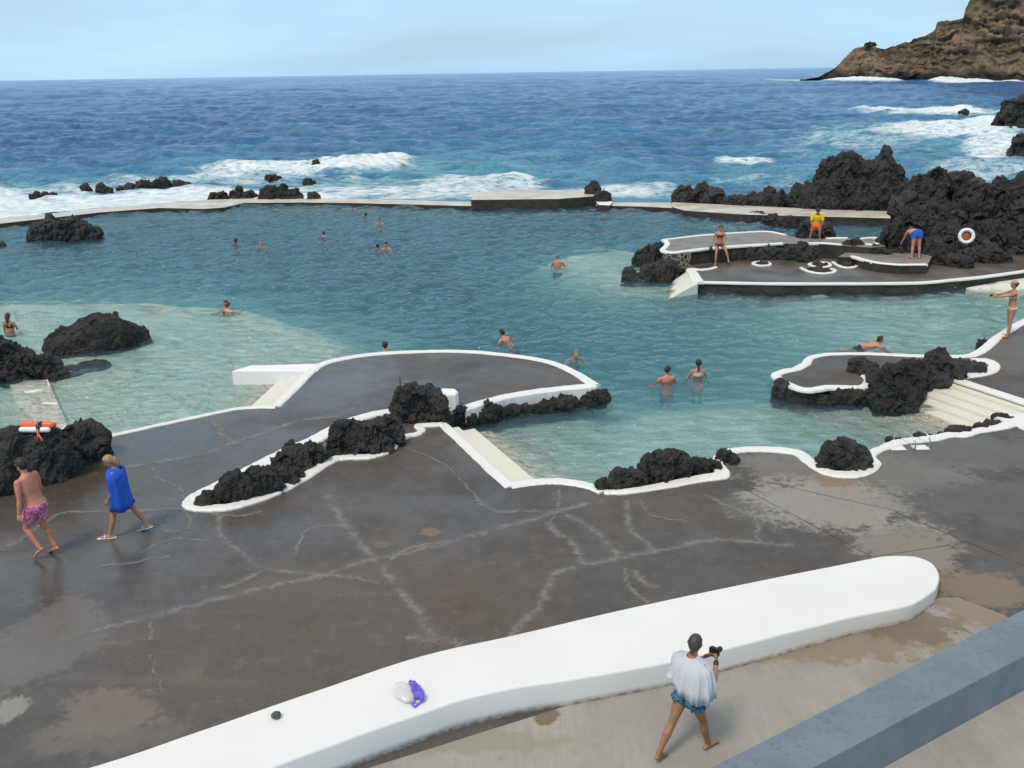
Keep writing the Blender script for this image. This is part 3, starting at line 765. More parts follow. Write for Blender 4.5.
kerb([(604, 493), (622, 493), (650, 489), (700, 479.5), (722, 475.5), (717, 464), (723, 455), (742, 450.7), (768, 450.4), (796, 453.4), (809, 462), (827, 473), (850, 475.5), (866, 471.5), (874, 464), (869, 457), (880, 450), (900, 442.7), (930, 439.7), (948, 436), (963, 435.7), (978, 431.5), (999, 428.3), (1010, 424.5), (1013, 420.5), (1005, 419), (998, 420.5)],
     [.16, .18, .22, .30, .34, .26, .24, .24, .26, .28, .28, .30, .30, .30, .28, .26, .22, .26, .28, .24, .24, .24, .26, .34, .32, .28, .2], .05)
kerb([(1010, 418.5), (1024, 417), (1075, 414)], .3, .05)
kerb([(1040, 435), (1024, 428), (1021, 424), (1024, 420), (1040, 417)], .26, .05)
kerb(EDGE_STAIR, .28, .03, off=.0)
kerb([(955, 379.5), (968, 376.5), (982, 374.5), (991, 371.5), (994, 366), (987, 361.5), (972, 361)], .30, .05)
kerb([(864, 376), (868, 379), (868, 383.5), (861, 387.5), (845, 387.5), (828, 387.5), (808, 390), (793, 386.5), (780, 379.5), (776, 375.5), (783, 372), (795, 369.5), (806, 364), (810, 358.5), (825, 355), (845, 354.2), (868, 354.2), (892, 355.2), (918, 356.3), (958, 356.8), (975, 354.5), (988, 346), (997, 338), (1013, 328), (1024, 322), (1100, 287)],
     [.22, .25, .26, .25, .25, .25, .24, .24, .26, .27, .27, .27, .27, .24, .2, .2, .2, .2, .2, .22, .28, .30, .28, .30, .30, .30], .035)
for x, y in ((920, 447.5), (897, 448)):                               # white squares painted on the deck by the ladder
    c = P(x, y); sq = mesh_obj('painted_square', [(c.x - .17, c.y - .13, .005), (c.x + .17, c.y - .13, .005), (c.x + .17, c.y + .13, .005), (c.x - .17, c.y + .13, .005)], [(0, 1, 2, 3)], M['kerb'], deck)
    sq['kind'] = 'structure'

# ------------------------------------------------------------------ steps into the water
def stairs(label, A, B, side, n, tread, rise, mat, ztop=-.02):
    d = (B - A); d.z = 0; ln = d.length; d.normalize(); nrm = Vector((-d.y, d.x, 0)) * side
    root = empty('pool_steps', (A + B) / 2); tag(root, label, 'steps'); inv = root.location
    for i in range(n):
        bm = bmesh.new()
        a = A + nrm * tread * i - nrm * (.3 if i == 0 else .02); b = B + nrm * tread * i - nrm * (.3 if i == 0 else .02)
        c = B + nrm * tread * (i + 1); e = A + nrm * tread * (i + 1); z = ztop - rise * (i + 1)
        vs = [bm.verts.new((p.x - inv.x, p.y - inv.y, zz - inv.z)) for zz in (z, -3.0) for p in (a, b, c, e)]
        for f in ((0, 1, 2, 3), (7, 6, 5, 4), (0, 4, 5, 1), (1, 5, 6, 2), (2, 6, 7, 3), (3, 7, 4, 0)): bm.faces.new([vs[k] for k in f])
        bmesh.ops.recalc_face_normals(bm, faces=bm.faces)
        es = [ed for ed in bm.edges if all(v.co.z > z - inv.z - .01 for v in ed.verts)]
        bmesh.ops.bevel(bm, geom=es, offset=.02, segments=2, affect='EDGES')
        bm_obj('step', bm, mat, root)
    return root
dv = (P(512, 487) - P(444, 425)).normalized()
stairs('pale submerged steps descending beside the dark deck, below the row of black rocks', P(444, 425) - dv * .1, P(512, 487) + dv * .25, 1, 9, .42, .125, M['step'])
sv = (P(1075, 417) - P(952, 378)).normalized()
stairs('broad white steps at the right edge, descending between the rocky peninsula and the ladder', P(952, 378) - sv * 1.6, P(1024, 401.5) + sv * 2.6, -1, 13, .40, .065, M['step'])
stairs('yellowish submerged steps in the corner behind the white block on the left', P(276, 407) - (P(316, 368) - P(276, 407)).normalized() * .1, P(313, 370), 1, 5, .35, .10, M['step'])
def slipway(label, loop_top, z0, loop_bot, z1):
    bm = bmesh.new(); n = 10; (a0, b0), (a1, b1) = PP(loop_top, 0), PP(loop_bot, 0); rows_ = []
    for k in range(n + 1):
        u = k / n; z = z0 + (z1 - z0) * u ** 1.1; p, q = a0.lerp(a1, u), b0.lerp(b1, u)
        rows_.append([bm.verts.new((p.x, p.y, z)), bm.verts.new((q.x, q.y, z)), bm.verts.new((q.x, q.y, -3)), bm.verts.new((p.x, p.y, -3))])
    for r0, r1 in zip(rows_, rows_[1:]):
        for c in range(4): bm.faces.new((r0[c], r0[(c + 1) % 4], r1[(c + 1) % 4], r1[c]))
    bm.faces.new(rows_[0][::-1]); bm.faces.new(rows_[-1]); bmesh.ops.recalc_face_normals(bm, faces=bm.faces)
    return tag(bm_obj('slipway', bm, M['step']), label, 'slipway')
slipway('pale slipway sloping from the low platform into the water below the mosaic wall', [(698, 284.5), (690, 270.5)], .03, [(668, 290), (673, 272)], -.40)
stairs('white steps meeting the right end of the low platform at the picture edge', P(1075, 274), P(1003, 288), -1, 3, .5, .10, M['step'], .02)

bl = slab('white_block', PP([(232, 371.5), (318, 371.5), (322, 364), (250, 366)]), .02, -1.2, [M['white']], .03)
tag(bl, 'white painted concrete block jutting into the turquoise shallows on the left', 'block')
rp = slab('sunken_slab', [Vector((p.x, p.y, 0)) for p in PP([(8.5, 380), (47.5, 378), (66, 419), (72, 440), (30, 440), (21, 419)], ZW)], ZW - .045, ZW - .9, [M['slab_pale']], .02)
tag(rp, 'pale concrete slab just under water between the two black rocks at the left edge', 'slab')

# ------------------------------------------------------------------ low white wall and blue-grey parapet in the foreground
far_top = [(-140, 826), (85, 768), (200, 730), (310, 692), (420, 655.5), (520, 633), (640, 605), (760, 580), (880, 556)]
tip = [(897, 555.3), (916, 556.5), (931, 562), (938.5, 571), (939.5, 580)]
near_top = [(936, 589), (922, 599), (905, 606), (850, 617), (700, 655), (610, 673), (520, 687), (460, 700), (410, 717), (340, 742), (270, 768), (100, 832)]
def wz(x): return float(np.interp(x, [-140, 90, 500, 800, 940], [.42, .42, .43, .36, .28]))
def tops(l): return [P(x, y, wz(x)) for x, y in l]
bm = bmesh.new()
ft = catmull(tops(far_top), 8); tp = catmull(tops([far_top[-1]] + tip + [near_top[0]]), 5)[1:-1]; ntp = catmull(tops(near_top), 8)
ring = ft + tp + ntp; k = len(ring)
uneven = fbm(np.array([[p.x * .9, p.y * .9, 0] for p in ring]), 3, 5)
ring = [p + Vector((0, 0, .012 * u)) for p, u in zip(ring, uneven)]
inn = []
for i, p in enumerate(ring):
    t = ring[(i + 1) % k] - ring[i - 1]; t.z = 0; t.normalize(); inn.append(Vector((t.y, -t.x, 0)))
if sum(a_.x * b_.y - a_.y * b_.x for a_, b_ in zip(ring, ring[1:])) > 0: inn = [-v for v in inn]
rows_ = []
for dz, di in ((None, -.006), (-.30, -.003), (-.034, 0), (-.030, .0005), (-.020, .004), (-.010, .010), (-.003, .020), (0, .034)):
    rows_.append([bm.verts.new((p.x + n_.x * (di + .008 * u_), p.y + n_.y * (di + .008 * u_), -.1 if dz is None else max(p.z + dz, .05))) for p, n_, u_ in zip(ring, inn, uneven)])
for r0, r1 in zip(rows_, rows_[1:]):
    for i in range(k): bm.faces.new((r0[i], r0[(i + 1) % k], r1[(i + 1) % k], r1[i])).smooth = True
bm.faces.new(rows_[-1]); bm.faces.new(rows_[0][::-1])
bmesh.ops.recalc_face_normals(bm, faces=bm.faces)
bmesh.ops.triangulate(bm, faces=[fc for fc in bm.faces if len(fc.verts) > 4])
ww_ = bm_obj('low_wall', bm, M['wall_white'])
tag(ww_, 'long low white plastered wall with a rounded end in the foreground', 'wall')

gt = [(640, 806), (709.5, 768), (870, 687), (1024, 609), (1180, 530)]; gn = [(1180, 576), (1024, 656), (920, 710), (812, 768), (700, 828)]
pts = [P(x, y, .62) for x, y in gt + gn]
gw = slab('parapet_wall', pts, .62, -.1, [M['greywall']], .02)
tag(gw, 'blue-grey painted parapet wall crossing the bottom right corner', 'wall')

# ------------------------------------------------------------------ sea walls and the far platform
def seawall(label, far_, near_, ztop, mat, zb=-2.5):
    o = slab('sea_wall', PP(near_, ztop) + PP(far_[::-1], ztop), ztop, zb, [mat, M['stone_side']] if mat is not M['white'] else [mat], .06)
    return tag(o, label, 'sea wall')
seawall('thin pale sea wall awash with foam, on the left behind the swimmers', [(-260, 243), (-100, 227.5), (0, 218.5), (100, 208), (160, 203), (210, 199.5), (256, 198.3), (356, 198.7), (463, 201.5), (474, 201.5)],
        [(-260, 250), (-100, 233), (0, 223.2), (100, 212), (160, 207.5), (205, 208.5), (225, 207), (245, 202.5), (300, 202), (356, 202.6), (463, 205.4), (474, 205.6)], -.16, M['seawall'])
seawall('thin pale sea wall between the black rimmed block and the right hand walkway', [(596, 202), (640, 202.3), (684, 202.5)], [(596, 205), (640, 206), (684, 208)], -.14, M['seawall'])
seawall('sandy topped sea wall walkway below the big black rock on the right', [(672, 202), (744, 205.5), (790, 207.5), (840, 209.5), (900, 211.5)], [(672, 206.5), (684, 210), (744, 214), (790, 215.3), (840, 216.5), (900, 218)], .0, M['seawall'])
db = slab('breakwater_block', PP([(471, 199.5), (560, 198.5), (590, 196.2), (597, 196), (600, 190.5), (512, 189.5), (474, 192.8)], .28), .28, -2.5, [M['seawall'], M['stone_side']], .05)
tag(db, 'long dark sided block with a pale flat top midway along the sea wall', 'breakwater')
ap = slab('white_apron', PP([(594, 200), (599, 204.5), (610, 205), (613, 202), (601, 195)], -.02), -.02, -2.5, [M['white'], M['stone_side']], .05)
tag(ap, 'white sloped apron joining the dark block to the thin sea wall', 'apron')

# ------------------------------------------------------------------ the platform on the right side of the pool
pl = [(698, 282.2), (768, 283.8), (860, 283.8), (918, 283.2), (950, 280.5), (980, 277.5), (1024, 271.5), (1120, 257), (1120, 236), (1024, 240), (900, 240), (760, 240), (686, 256), (680, 268), (692, 270)]
plat = slab('swimming_platform', PP(pl), 0, -3, [M['platform'], M['stone_side']]); struct(plat)
kerb([(697, 282), (768, 283.4), (860, 283.4), (918, 282.8), (950, 280.1), (980, 277.1), (1024, 271.1), (1120, 256.7)], .20, .035)
kerb([(698, 283), (694.5, 276), (691, 270), (700, 270.3), (709, 269.5), (716, 267.5)], [.5, .45, .4, .22, .2, .16], .05)
tz = .62
tpoly = [(662, 250.3), (668, 252.6), (676, 252.8), (687, 251.2), (712, 248.6), (740, 246.4), (780, 243.8), (812, 243.5), (840, 245.5), (870, 247.5), (885, 246.5), (885, 240), (846, 238.2), (826, 238.8), (800, 238.5), (786, 235.2), (768, 231.6), (744, 232.4), (700, 235.5), (664, 240), (668, 244.5)]
ter = slab('upper_terrace', PP(tpoly, tz), tz, -3, [M['terrace'], M['stone_side']]); struct(ter)
kerb([(664, 240), (700, 235.8), (744, 232.7), (768, 231.9), (786, 235.4)], .17, .04, z=tz)
kerb([(664, 240), (667.5, 244.3), (662.5, 250), (668, 252.3), (676, 252.5), (687, 251), (712, 248.3), (740, 246.1), (782, 243.5)], .24, .04, z=tz)
kerb([(808, 243.6), (825, 243.7), (842, 245.2)], .2, .05, z=tz); kerb([(826, 238.9), (847, 238.4)], .22, .05, z=tz)
kerb([(858, 239.5), (876, 238.4), (876, 245), (866, 244.5)], .22, .05, z=tz)
rw = slab('retaining_wall', [P(662.3, 250.8, tz) + Vector((.03, -.05, 0)), P(668, 253, tz) + Vector((0, -.06, 0)), P(676, 253.2, tz) + Vector((0, -.06, 0)), P(691, 251.2, tz) + Vector((0, -.06, 0)), P(691, 248, tz), P(668, 247, tz)], tz - .03, -.4, [M['rubble']])
tag(rw, 'mosaic of dark stones set in pale mortar at the terrace corner', 'wall')
lz = .34
lp_ = [(838, 257), (853, 257), (866, 261.5), (880, 264.3), (900, 266), (927, 265.5), (932, 256), (900, 250), (850, 250)]
led_ = slab('rock_ledge', PP(lp_, lz), lz, -.6, [M['terrace'], M['stone_side']]); struct(led_)
kerb([(852, 256.6), (866, 260.6), (880, 263.4), (900, 265), (926.5, 264.8)], .22, .045, z=lz)
kerb([(817, 254.4), (828, 255.2), (840, 255.6)], .24, .30, zbot=-.05)

# ------------------------------------------------------------------ black lava rocks
def superico(c, rx, ry, rz, rot, p=2.5, sub=3):
    bm = bmesh.new(); bmesh.ops.create_icosphere(bm, subdivisions=sub, radius=1)
    V = np.array([v.co[:] for v in bm.verts]); Fc = [[v.index for v in f.verts] for f in bm.faces]; bm.free()
    s = (np.abs(V) ** p).sum(1) ** (-1 / p); V = V * s[:, None] * np.array([rx, ry, rz])
    cr_, sr_ = math.cos(rot), math.sin(rot)
    V = np.stack([V[:, 0] * cr_ - V[:, 1] * sr_, V[:, 0] * sr_ + V[:, 1] * cr_, V[:, 2]], 1) + np.array(c)
    return V, Fc

def remeshed(V, Fc, vox):
    me = bpy.data.meshes.new('tmp'); me.from_pydata(V.tolist(), [], Fc); me.update()
    o = bpy.data.objects.new('tmp', me); COL.objects.link(o)
    md = o.modifiers.new('r', 'REMESH'); md.mode = 'VOXEL'; md.voxel_size = vox
    dg = bpy.context.evaluated_depsgraph_get(); dg.update()
    out = bpy.data.meshes.new_from_object(o.evaluated_get(dg))
    bpy.data.objects.remove(o); bpy.data.meshes.remove(me)
    return out

ROCKN = [0]
def rock(label, lobes, z=0.0, depth=.75, mat='rock', amp=1.0, group=None, vpx=1.35, lump=.42, p=2.5, sink=None):
    """each lobe: left, right, base y, top y in the photograph's pixels, turned here into a real ellipsoid standing on z"""
    allV = []; allF = []; n0 = 0; big = 0; smin = 9
    for lb in lobes:
        l, r, yb, yt = lb[:4]; k = lb[4] if len(lb) > 4 else depth; zz = lb[5] if len(lb) > 5 else z
        cx = (l + r) / 2; b = P(cx, yb, zz); s = mpp(cx, yb, zz); smin = min(smin, s)
        hd = Vector((b.x, b.y, 0)); dist = hd.length; hd.normalize()
        dep = math.atan2(H - zz, dist); rx = (r - l) / 2 * s; h = (yb - yt) * s
        ry = min(rx * k, .42 * h / max(.05, math.sin(dep)))
        ry = max(ry, min(rx, h) * .35)
        e = h - ry * math.sin(dep)
        rz = math.sqrt(max((.25 * h) ** 2, e * e - (ry * math.sin(dep)) ** 2)) / math.cos(dep)
        c = b + hd * ry * .97
        V, Fc = superico(c, rx * .97, ry, rz * .97, math.atan2(hd.y, hd.x) - math.pi / 2, p)
        allV.append(V); allF += [[i + n0 for i in f] for f in Fc]; n0 += len(V); big = max(big, min(rx, rz) * 2)
    V = np.concatenate(allV)
    zcut = min(zz for zz in [z]) - .45
    me = remeshed(V, allF, smin * vpx)
    if ROCKN[0] in (2, 16):                                   # a lobe that did not fuse: keep the largest body
        bm = bmesh.new(); bm.from_mesh(me); seen = set(); best = set()
        for v0 in bm.verts:
            if v0 in seen: continue
            st_ = [v0]; isl = {v0}
            while st_:
                for e in st_.pop().link_edges:
                    for w_ in e.verts:
                        if w_ not in isl: isl.add(w_); st_.append(w_)
            seen |= isl
            if len(isl) > len(best): best = isl
        bmesh.ops.delete(bm, geom=[v for v in bm.verts if v not in best], context='VERTS'); bm.to_mesh(me); bm.free(); me.update()
    co = verts_np(me); no = norms_np(me)
    ROCKN[0] += 1; o3 = np.array([ROCKN[0] * 7.3, ROCKN[0] * 3.1, 0])
    L1 = max(big * lump, smin * 7)
    warp = co + .25 * L1 * np.stack([fbm(co / L1 * 1.3 + o3, 3, 70), fbm(co / L1 * 1.3 + o3, 3, 80), fbm(co / L1 * 1.3 + o3, 3, 90)], 1)
    d = np.zeros(len(co)); sc_ = L1; a = .26 * L1
    var = .65 + .7 * np.clip(fbm(co / L1 * .8 + o3 * 2, 2, 99) + .5, 0, 1)
    for k in range(4):
        q_ = warp / sc_ * np.array([1.1, 1.1, .7]) + o3
        f1, f2 = cell(q_, k * 5)
        d += a * .18 * (.5 - np.minimum(f1, 1)) + a * 1.15 * facet(q_ * .8 + 5, k * 9 + 2)
        d -= a * .30 * np.clip(.14 - (f2 - f1), 0, .14) / .14
        sc_ *= .5; a *= .52
        if sc_ < smin * 3.0: break
    rid = 1 - 2 * np.abs(fbm(np.stack([co[:, 0], co[:, 1], co[:, 2] * .6], 1) / L1 * 1.6 + o3, 4, 95))
    d = d * var + .20 * L1 * (rid - .55) + .04 * L1 * fbm(co / L1 * 7 + o3, 3, 97)
    co = co + no * (d * amp)[:, None]
    # drop what lies far below the surface the rock stands on
    org = np.array([co[:, 0].mean(), co[:, 1].mean(), z])
    me.vertices.foreach_set('co', (co - org).astype(np.float32).ravel()); me.update()
    o = link('lava_rock', me, M[mat]); o.location = org
    return tag(o, label, 'rock', group)

G = 'black lava rocks'
# foreground and the deck's own rocks
rock('big black rock at the left edge carrying the orange and white rescue tube', [(-70, 40, 500, 432), (-20, 60, 490, 424), (20, 84, 484, 421), (50, 109, 466, 418), (-60, 10, 492, 428)], 0, .6, group=G, lump=.34, amp=.72)
rock('cubic black rock, tallest of the chain, in front of the white wall end', [(391, 447, 424, 386, .8), (400, 430, 424, 384, .6), (388, 410, 424, 405, .8), (425, 449, 422, 393, .7)], 0, .8, group=G, p=3.2, lump=.3)
rock('wide black rock left of the cubic one in the deck rock chain', [(327, 368, 455, 418), (350, 395, 456, 417), (378, 404, 448, 415), (392, 413, 440, 424), (362, 400, 424, 413)], 0, .6, group=G, p=2.9, lump=.3)
rock('small rounded black rock second from the left end of the deck rock chain', [(275, 312, 473, 445), (295, 330, 468, 442), (283, 325, 466, 441)], 0, .7, group=G)
rock('low sloping black rock at the left tip of the deck rock chain', [(216, 262, 503, 472), (240, 284, 498, 465), (255, 298, 489, 464), (198, 240, 506, 489), (280, 302, 480, 468)], 0, .55, group=G)
rock('thin black ledge of rock along the water under the white deck face', [(446, 478, 424, 406), (466, 500, 419, 404), (488, 520, 414, 403), (515, 552, 411, 401), (545, 580, 407, 397), (572, 612, 402, 388), (590, 611, 400, 390)], -.3, .5, group=G)
rock('long jagged black rock on the pool edge at the foot of the submerged steps', [(592, 622, 494, 478), (606, 650, 491, 467), (636, 676, 487, 450), (655, 692, 482, 449), (676, 712, 478, 456), (700, 722, 474, 459), (712, 736, 466, 447), (640, 700, 476, 458)], -.05, .55, group=G, lump=.35)
rock('solitary rounded black rock cradled by the wavy white kerb', [(817, 868, 471, 438), (826, 858, 471, 436), (815, 845, 470, 452), (845, 869, 470, 449)], 0, .8, group=G, p=2.6)
for lab, lb in (('little black rock beside the ladder, on its left', [(886, 903, 443, 436)]), ('little black rock just right of the ladder', [(912, 934, 439, 432.5)]),
    ('small dark rock in the low row between ladder and right edge, with a flat top', [(944, 973, 435, 425), (936, 950, 436, 431)]),
    ('long low dark rock ending at the hooked kerb near the right edge', [(972, 988, 431, 422), (982, 1003, 427, 419), (992, 1014, 422, 414)])):
    rock(lab, lb, -.05, .6, group='small rocks along the kerb by the ladder', amp=.8)
rock('lumpy black rock filling the middle of the rocky peninsula', [(870, 905, 399, 362), (884, 918, 398, 358), (900, 925, 392, 358), (866, 884, 386, 366)], 0, .7, group=G, lump=.35)
rock('pointed black rock leading from the peninsula to the right deck', [(920, 948, 382, 346), (935, 965, 380, 356), (955, 986, 374, 361), (905, 935, 384, 362), (915, 950, 384, 372)], 0, .6, group=G, lump=.35)
rock('small round black rock at the left end of the peninsula rocks', [(846, 872, 374, 357), (856, 880, 376, 360)], 0, .8, group=G)
rock('rough black rock skirt under the peninsula kerb at the waterline', [(769, 786, 394, 378), (778, 806, 398, 386), (798, 832, 401, 389), (825, 862, 401, 388), (855, 895, 402, 386)], -.3, .3, group=G, lump=.5, amp=.6)
rock('dark rock at the bend of the white kerb below the woman at the right edge', [(967, 980, 354, 345), (976, 990, 348, 338), (985, 998, 340, 332)], -.3, .6, group=G)
# rocks standing in the pool
rock('large domed black rock rising from the turquoise shallows on the left', [(46, 124, 351, 321, .6), (66, 140, 350, 312, .6), (88, 137, 346, 311, .6), (100, 150, 343, 317, .6)], ZW, .6, group=G, amp=.5, lump=.3, p=2.0)
rock('black rock at the left edge behind the sunken pale slab', [(-60, 34, 383, 340), (0, 46, 380, 350), (30, 62, 376, 353), (-40, 14, 360, 328)], ZW, .6, group=G, lump=.35)
rock('ragged black rock alone in the deep pool near the left sea wall', [(28, 66, 240, 220), (44, 62, 238, 213), (62, 82, 239, 217), (76, 94, 239, 219), (84, 101, 238, 227)], ZW, .6, group=G, lump=.35)
rock('dark flat rock just awash between the domed rock and the sunken slab', [(52, 85, 377, 365), (76, 111, 371, 359.5)], ZW - .16, .9, group=G, amp=.3)
rock('small dark rock cut by the left picture edge in the deep pool', [(-14, 6, 247, 242)], ZW, .7, group=G)
# far right
rock('jagged black rock with a small peak at the start of the right sea wall', [(672, 698, 204, 187), (676, 712, 204, 188), (692, 709, 204, 181), (700, 726, 205, 187)], -.1, .6, group=G, lump=.4, vpx=1.1)
rock('low saw-toothed ridge of black rock left of the biggest rock', [(722, 752, 207, 195), (740, 775, 207, 191), (758, 776, 207, 185), (772, 795, 208, 192), (785, 815, 210, 185), (730, 820, 206, 197)], -.1, .5, group=G, lump=.4, vpx=1.1)
rock('tallest black rock, a blunt tower standing behind the right sea wall', [(808, 850, 211, 156), (822, 866, 212, 152), (850, 892, 212, 158), (868, 890, 211, 146), (876, 906, 212, 166), (796, 840, 211, 182), (846, 910, 212, 190)], -.1, .55, 'rock_far', group=G, lump=.33, vpx=1.1)
rock('broad black rock massif at the right edge above the lifebuoy', [(908, 948, 240, 166), (925, 975, 245, 172), (893, 940, 250, 196), (930, 985, 250, 200), (975, 1020, 248, 176), (984, 1050, 250, 172), (1000, 1070, 256, 190), (900, 960, 255, 218), (955, 1015, 256, 218)], 0, .7, 'rock_far', group=G, lump=.42, vpx=1.1)
rock('dark rounded rock between the terrace end and the bending person', [(876, 908, 256, 222), (890, 920, 254, 212), (872, 892, 254, 236), (888, 930, 250, 205)], .2, .6, 'rock_far', group=G, vpx=1.1)
rock('squat dark boulder behind the platform, right of the bending person', [(922, 962, 259, 240), (926, 968, 266, 252), (940, 972, 268, 255)], .0, .6, group=G, vpx=1.1)
rock('flat dark boulder below the lifebuoy beside the platform path', [(958, 985, 262, 250), (968, 1000, 263, 246), (985, 1012, 262, 252)], .0, .6, group=G, vpx=1.1)
rock('rough dark rock face under the terrace kerb behind the perched woman', [(690, 712, 262, 251.5), (706, 738, 261, 249.5), (730, 764, 260.5, 248), (755, 786, 260, 246)], 0, .16, group=G, vpx=1.1, lump=.6, p=3.5, amp=.7)
rock('dark rock breaking the terrace edge in front of the seated person', [(781, 800, 261, 243), (790, 812, 262, 241), (802, 820, 260, 246), (760, 792, 256, 246)], .0, .5, group=G, vpx=1.1)
rock('smaller dark rock on the terrace steps right of the seated person', [(839, 858, 258, 240), (846, 864, 257, 238)], .1, .6, group=G, vpx=1.1)
rock('low rock between terrace steps and ledge with the bending person', [(862, 880, 256, 245), (872, 892, 258, 247)], .2, .6, group=G, vpx=1.1)
rock('grey black rock with the seated yellow-shirted person on it', [(795, 822, 238, 219), (806, 832, 238, 222)], .3, .6, group=G, vpx=1.1)
rock('dark low rock in the water in front of the sandy sea wall', [(745, 768, 219.5, 211), (752, 775, 221, 213)], ZW, .6, group=G, vpx=1.1)
rock('second dark flat rock in the water, nearer the seated person', [(760, 785, 224, 215), (775, 800, 226, 216)], ZW, .6, group=G, vpx=1.1)
rock('black rocks tumbling down from the mosaic wall corner to the water', [(648, 664, 262, 240), (640, 660, 264, 245), (632, 652, 264, 250)], -.3, .6, group=G, vpx=1.1)
rock('black rock at the foot of the mosaic wall beside the slipway steps', [(640, 668, 280, 262), (655, 682, 278, 260), (664, 690, 272, 256)], -.3, .6, group=G, vpx=1.1)
rock('small black rock farthest left in front of the mosaic wall', [(620, 638, 280, 266)], -.3, .7, group=G, vpx=1.1)
rock('black slanting rock at the right end of the dark sided block', [(584, 602, 200, 181), (594, 612, 203, 190)], -.1, .6, group=G, vpx=1.1)
rock('dark sea stack at the right edge among the white surf', [(990, 1012, 133, 103), (1000, 1040, 134, 97)], ZW, .6, 'rock_far', group=G, vpx=1.1)
rock('smaller dark sea rock at the right edge below the stack', [(1007, 1042, 159, 135)], ZW, .6, 'rock_far', group=G, vpx=1.1)
rock('tiny dark rock poking from the white breaker far out on the right', [(957, 968, 112.5, 110)], ZW + .6, .6, group=G, vpx=.6)
SR = [('leftmost black reef rock in the surf', [(30, 43, 198, 191)]), ('low reef rock next to the leftmost one', [(43, 56, 196.5, 192)]),
    ('tiny reef rock left of the blocky one in the surf', [(82, 91, 190, 185)]), ('blocky reef rock in the left surf', [(97, 107, 192, 183), (103, 114, 192, 186)]),
    ('tiny flat reef rock in the gap right of the blocky one', [(116, 125, 189, 186.5)]), ('long jagged reef rock in the middle of the left surf', [(126, 140, 189, 184), (136, 155, 189, 180), (150, 171, 188, 178), (160, 168, 188, 177)]),
    ('low thin reef rock trailing right of the long jagged one', [(172, 186, 187, 180.5), (182, 192, 187, 183)]),
    ('triangular reef rock leaning on the sea wall', [(208, 222, 200, 192), (216, 230, 200, 190)]), ('peaked reef rock on the sea wall beside the triangular one', [(230, 246, 198, 190), (236, 244, 198, 185), (242, 257, 198, 191)]),
    ('largest reef rock on the sea wall, with a double peak', [(257, 275, 200, 187), (268, 284, 200, 186), (280, 292, 200, 183), (286, 302, 200, 188)]),
    ('flat reef rock behind the double peaked one', [(265, 282, 182, 175)]), ('small round reef rock right of the double peaked one', [(308, 319, 200, 192)]),
    ('thin reef rock in the foam behind the small round one', [(304, 316, 183, 179)]), ('small dark reef rock in front of the breaking wave crest', [(311, 321, 167, 159)]),
    ('tiny reef rock left of the crest rock', [(300, 308, 163, 160)])]
for lab, lb in SR:
    rock(lab + (' beside the white foam' if len(lab.split()) < 5 else ''), lb, ZW + .12, .7, group='reef rocks in the surf beyond the sea wall', vpx=.8, amp=1.2)
# small rocks inside the platform's ringed beds come with the beds below

# ------------------------------------------------------------------ people
SKIN = {'tan': (.40, .20, .115), 'red': (.50, .215, .135), 'brown': (.32, .155, .085), 'fair': (.56, .32, .22)}
for k, c in SKIN.items(): M['skin_' + k] = simple('skin_' + k, c, .5, .10, 9)
HAIR = {'dark': (.018, .013, .010), 'grey': (.16, .15, .145), 'brown': (.06, .035, .02), 'blond': (.34, .21, .10), 'wet': (.045, .038, .034)}
for k, c in HAIR.items(): M['hair_' + k] = simple('hair_' + k, c, .55, .35, 30)

def ang_dir(pitch, side=0.0, sgn=1):
    """limb direction: 0 hangs down, +pitch swings forward (+Y), side swings outward"""
    p, s = R(pitch), R(side)
    return Vector((sgn * math.sin(s), math.sin(p) * math.cos(s), -math.cos(p) * math.cos(s)))

def capsule_rings(pts, rads, seg=14, flat=1.0, up=None):
    """closed tapering tube through pts with rounded ends; flat squashes it along `up`"""
    V = []; Fc = []; rings = []
    n = len(pts)
    def frame(t):
        u = up if up is not None else (Vector((0, 0, 1)) if abs(t.z) < .9 else Vector((0, 1, 0)))
        a = t.cross(u).normalized(); b = a.cross(t).normalized(); return a, b
    t0 = (pts[1] - pts[0]).normalized(); t1 = (pts[-1] - pts[-2]).normalized()
    for k in (85, 60, 30): rings.append((pts[0] - t0 * rads[0] * math.sin(R(k)), rads[0] * math.cos(R(k)), t0))
    for i, p in enumerate(pts):
        t = ((pts[min(n - 1, i + 1)] - p).normalized() + (p - pts[max(0, i - 1)]).normalized()) if 0 < i < n - 1 else (t0 if i == 0 else t1)
        rings.append((p, rads[i], t.normalized()))
    for k in (30, 60, 85): rings.append((pts[-1] + t1 * rads[-1] * math.sin(R(k)), rads[-1] * math.cos(R(k)), t1))
    for c, r, t in rings:
        a, b = frame(t)
        for j in range(seg):
            q = 2 * math.pi * j / seg; V.append(c + a * (r * math.cos(q)) + b * (r * flat * math.sin(q)))
    for i in range(len(rings) - 1):
        for j in range(seg): Fc.append((i * seg + j, i * seg + (j + 1) % seg, (i + 1) * seg + (j + 1) % seg, (i + 1) * seg + j))
    Fc.append(tuple(range(seg - 1, -1, -1))); m = (len(rings) - 1) * seg; Fc.append(tuple(range(m, m + seg)))
    return V, Fc

def ellips(c, rx, ry, rz, mat3=None, sub=3):
    bm = bmesh.new(); bmesh.ops.create_icosphere(bm, subdivisions=sub, radius=1)
    V = []
    for v in bm.verts:
        q = Vector((v.co.x * rx, v.co.y * ry, v.co.z * rz)); V.append(c + (mat3 @ q if mat3 else q))
    Fc = [tuple(v.index for v in f.verts) for f in bm.faces]; bm.free()
    return V, Fc

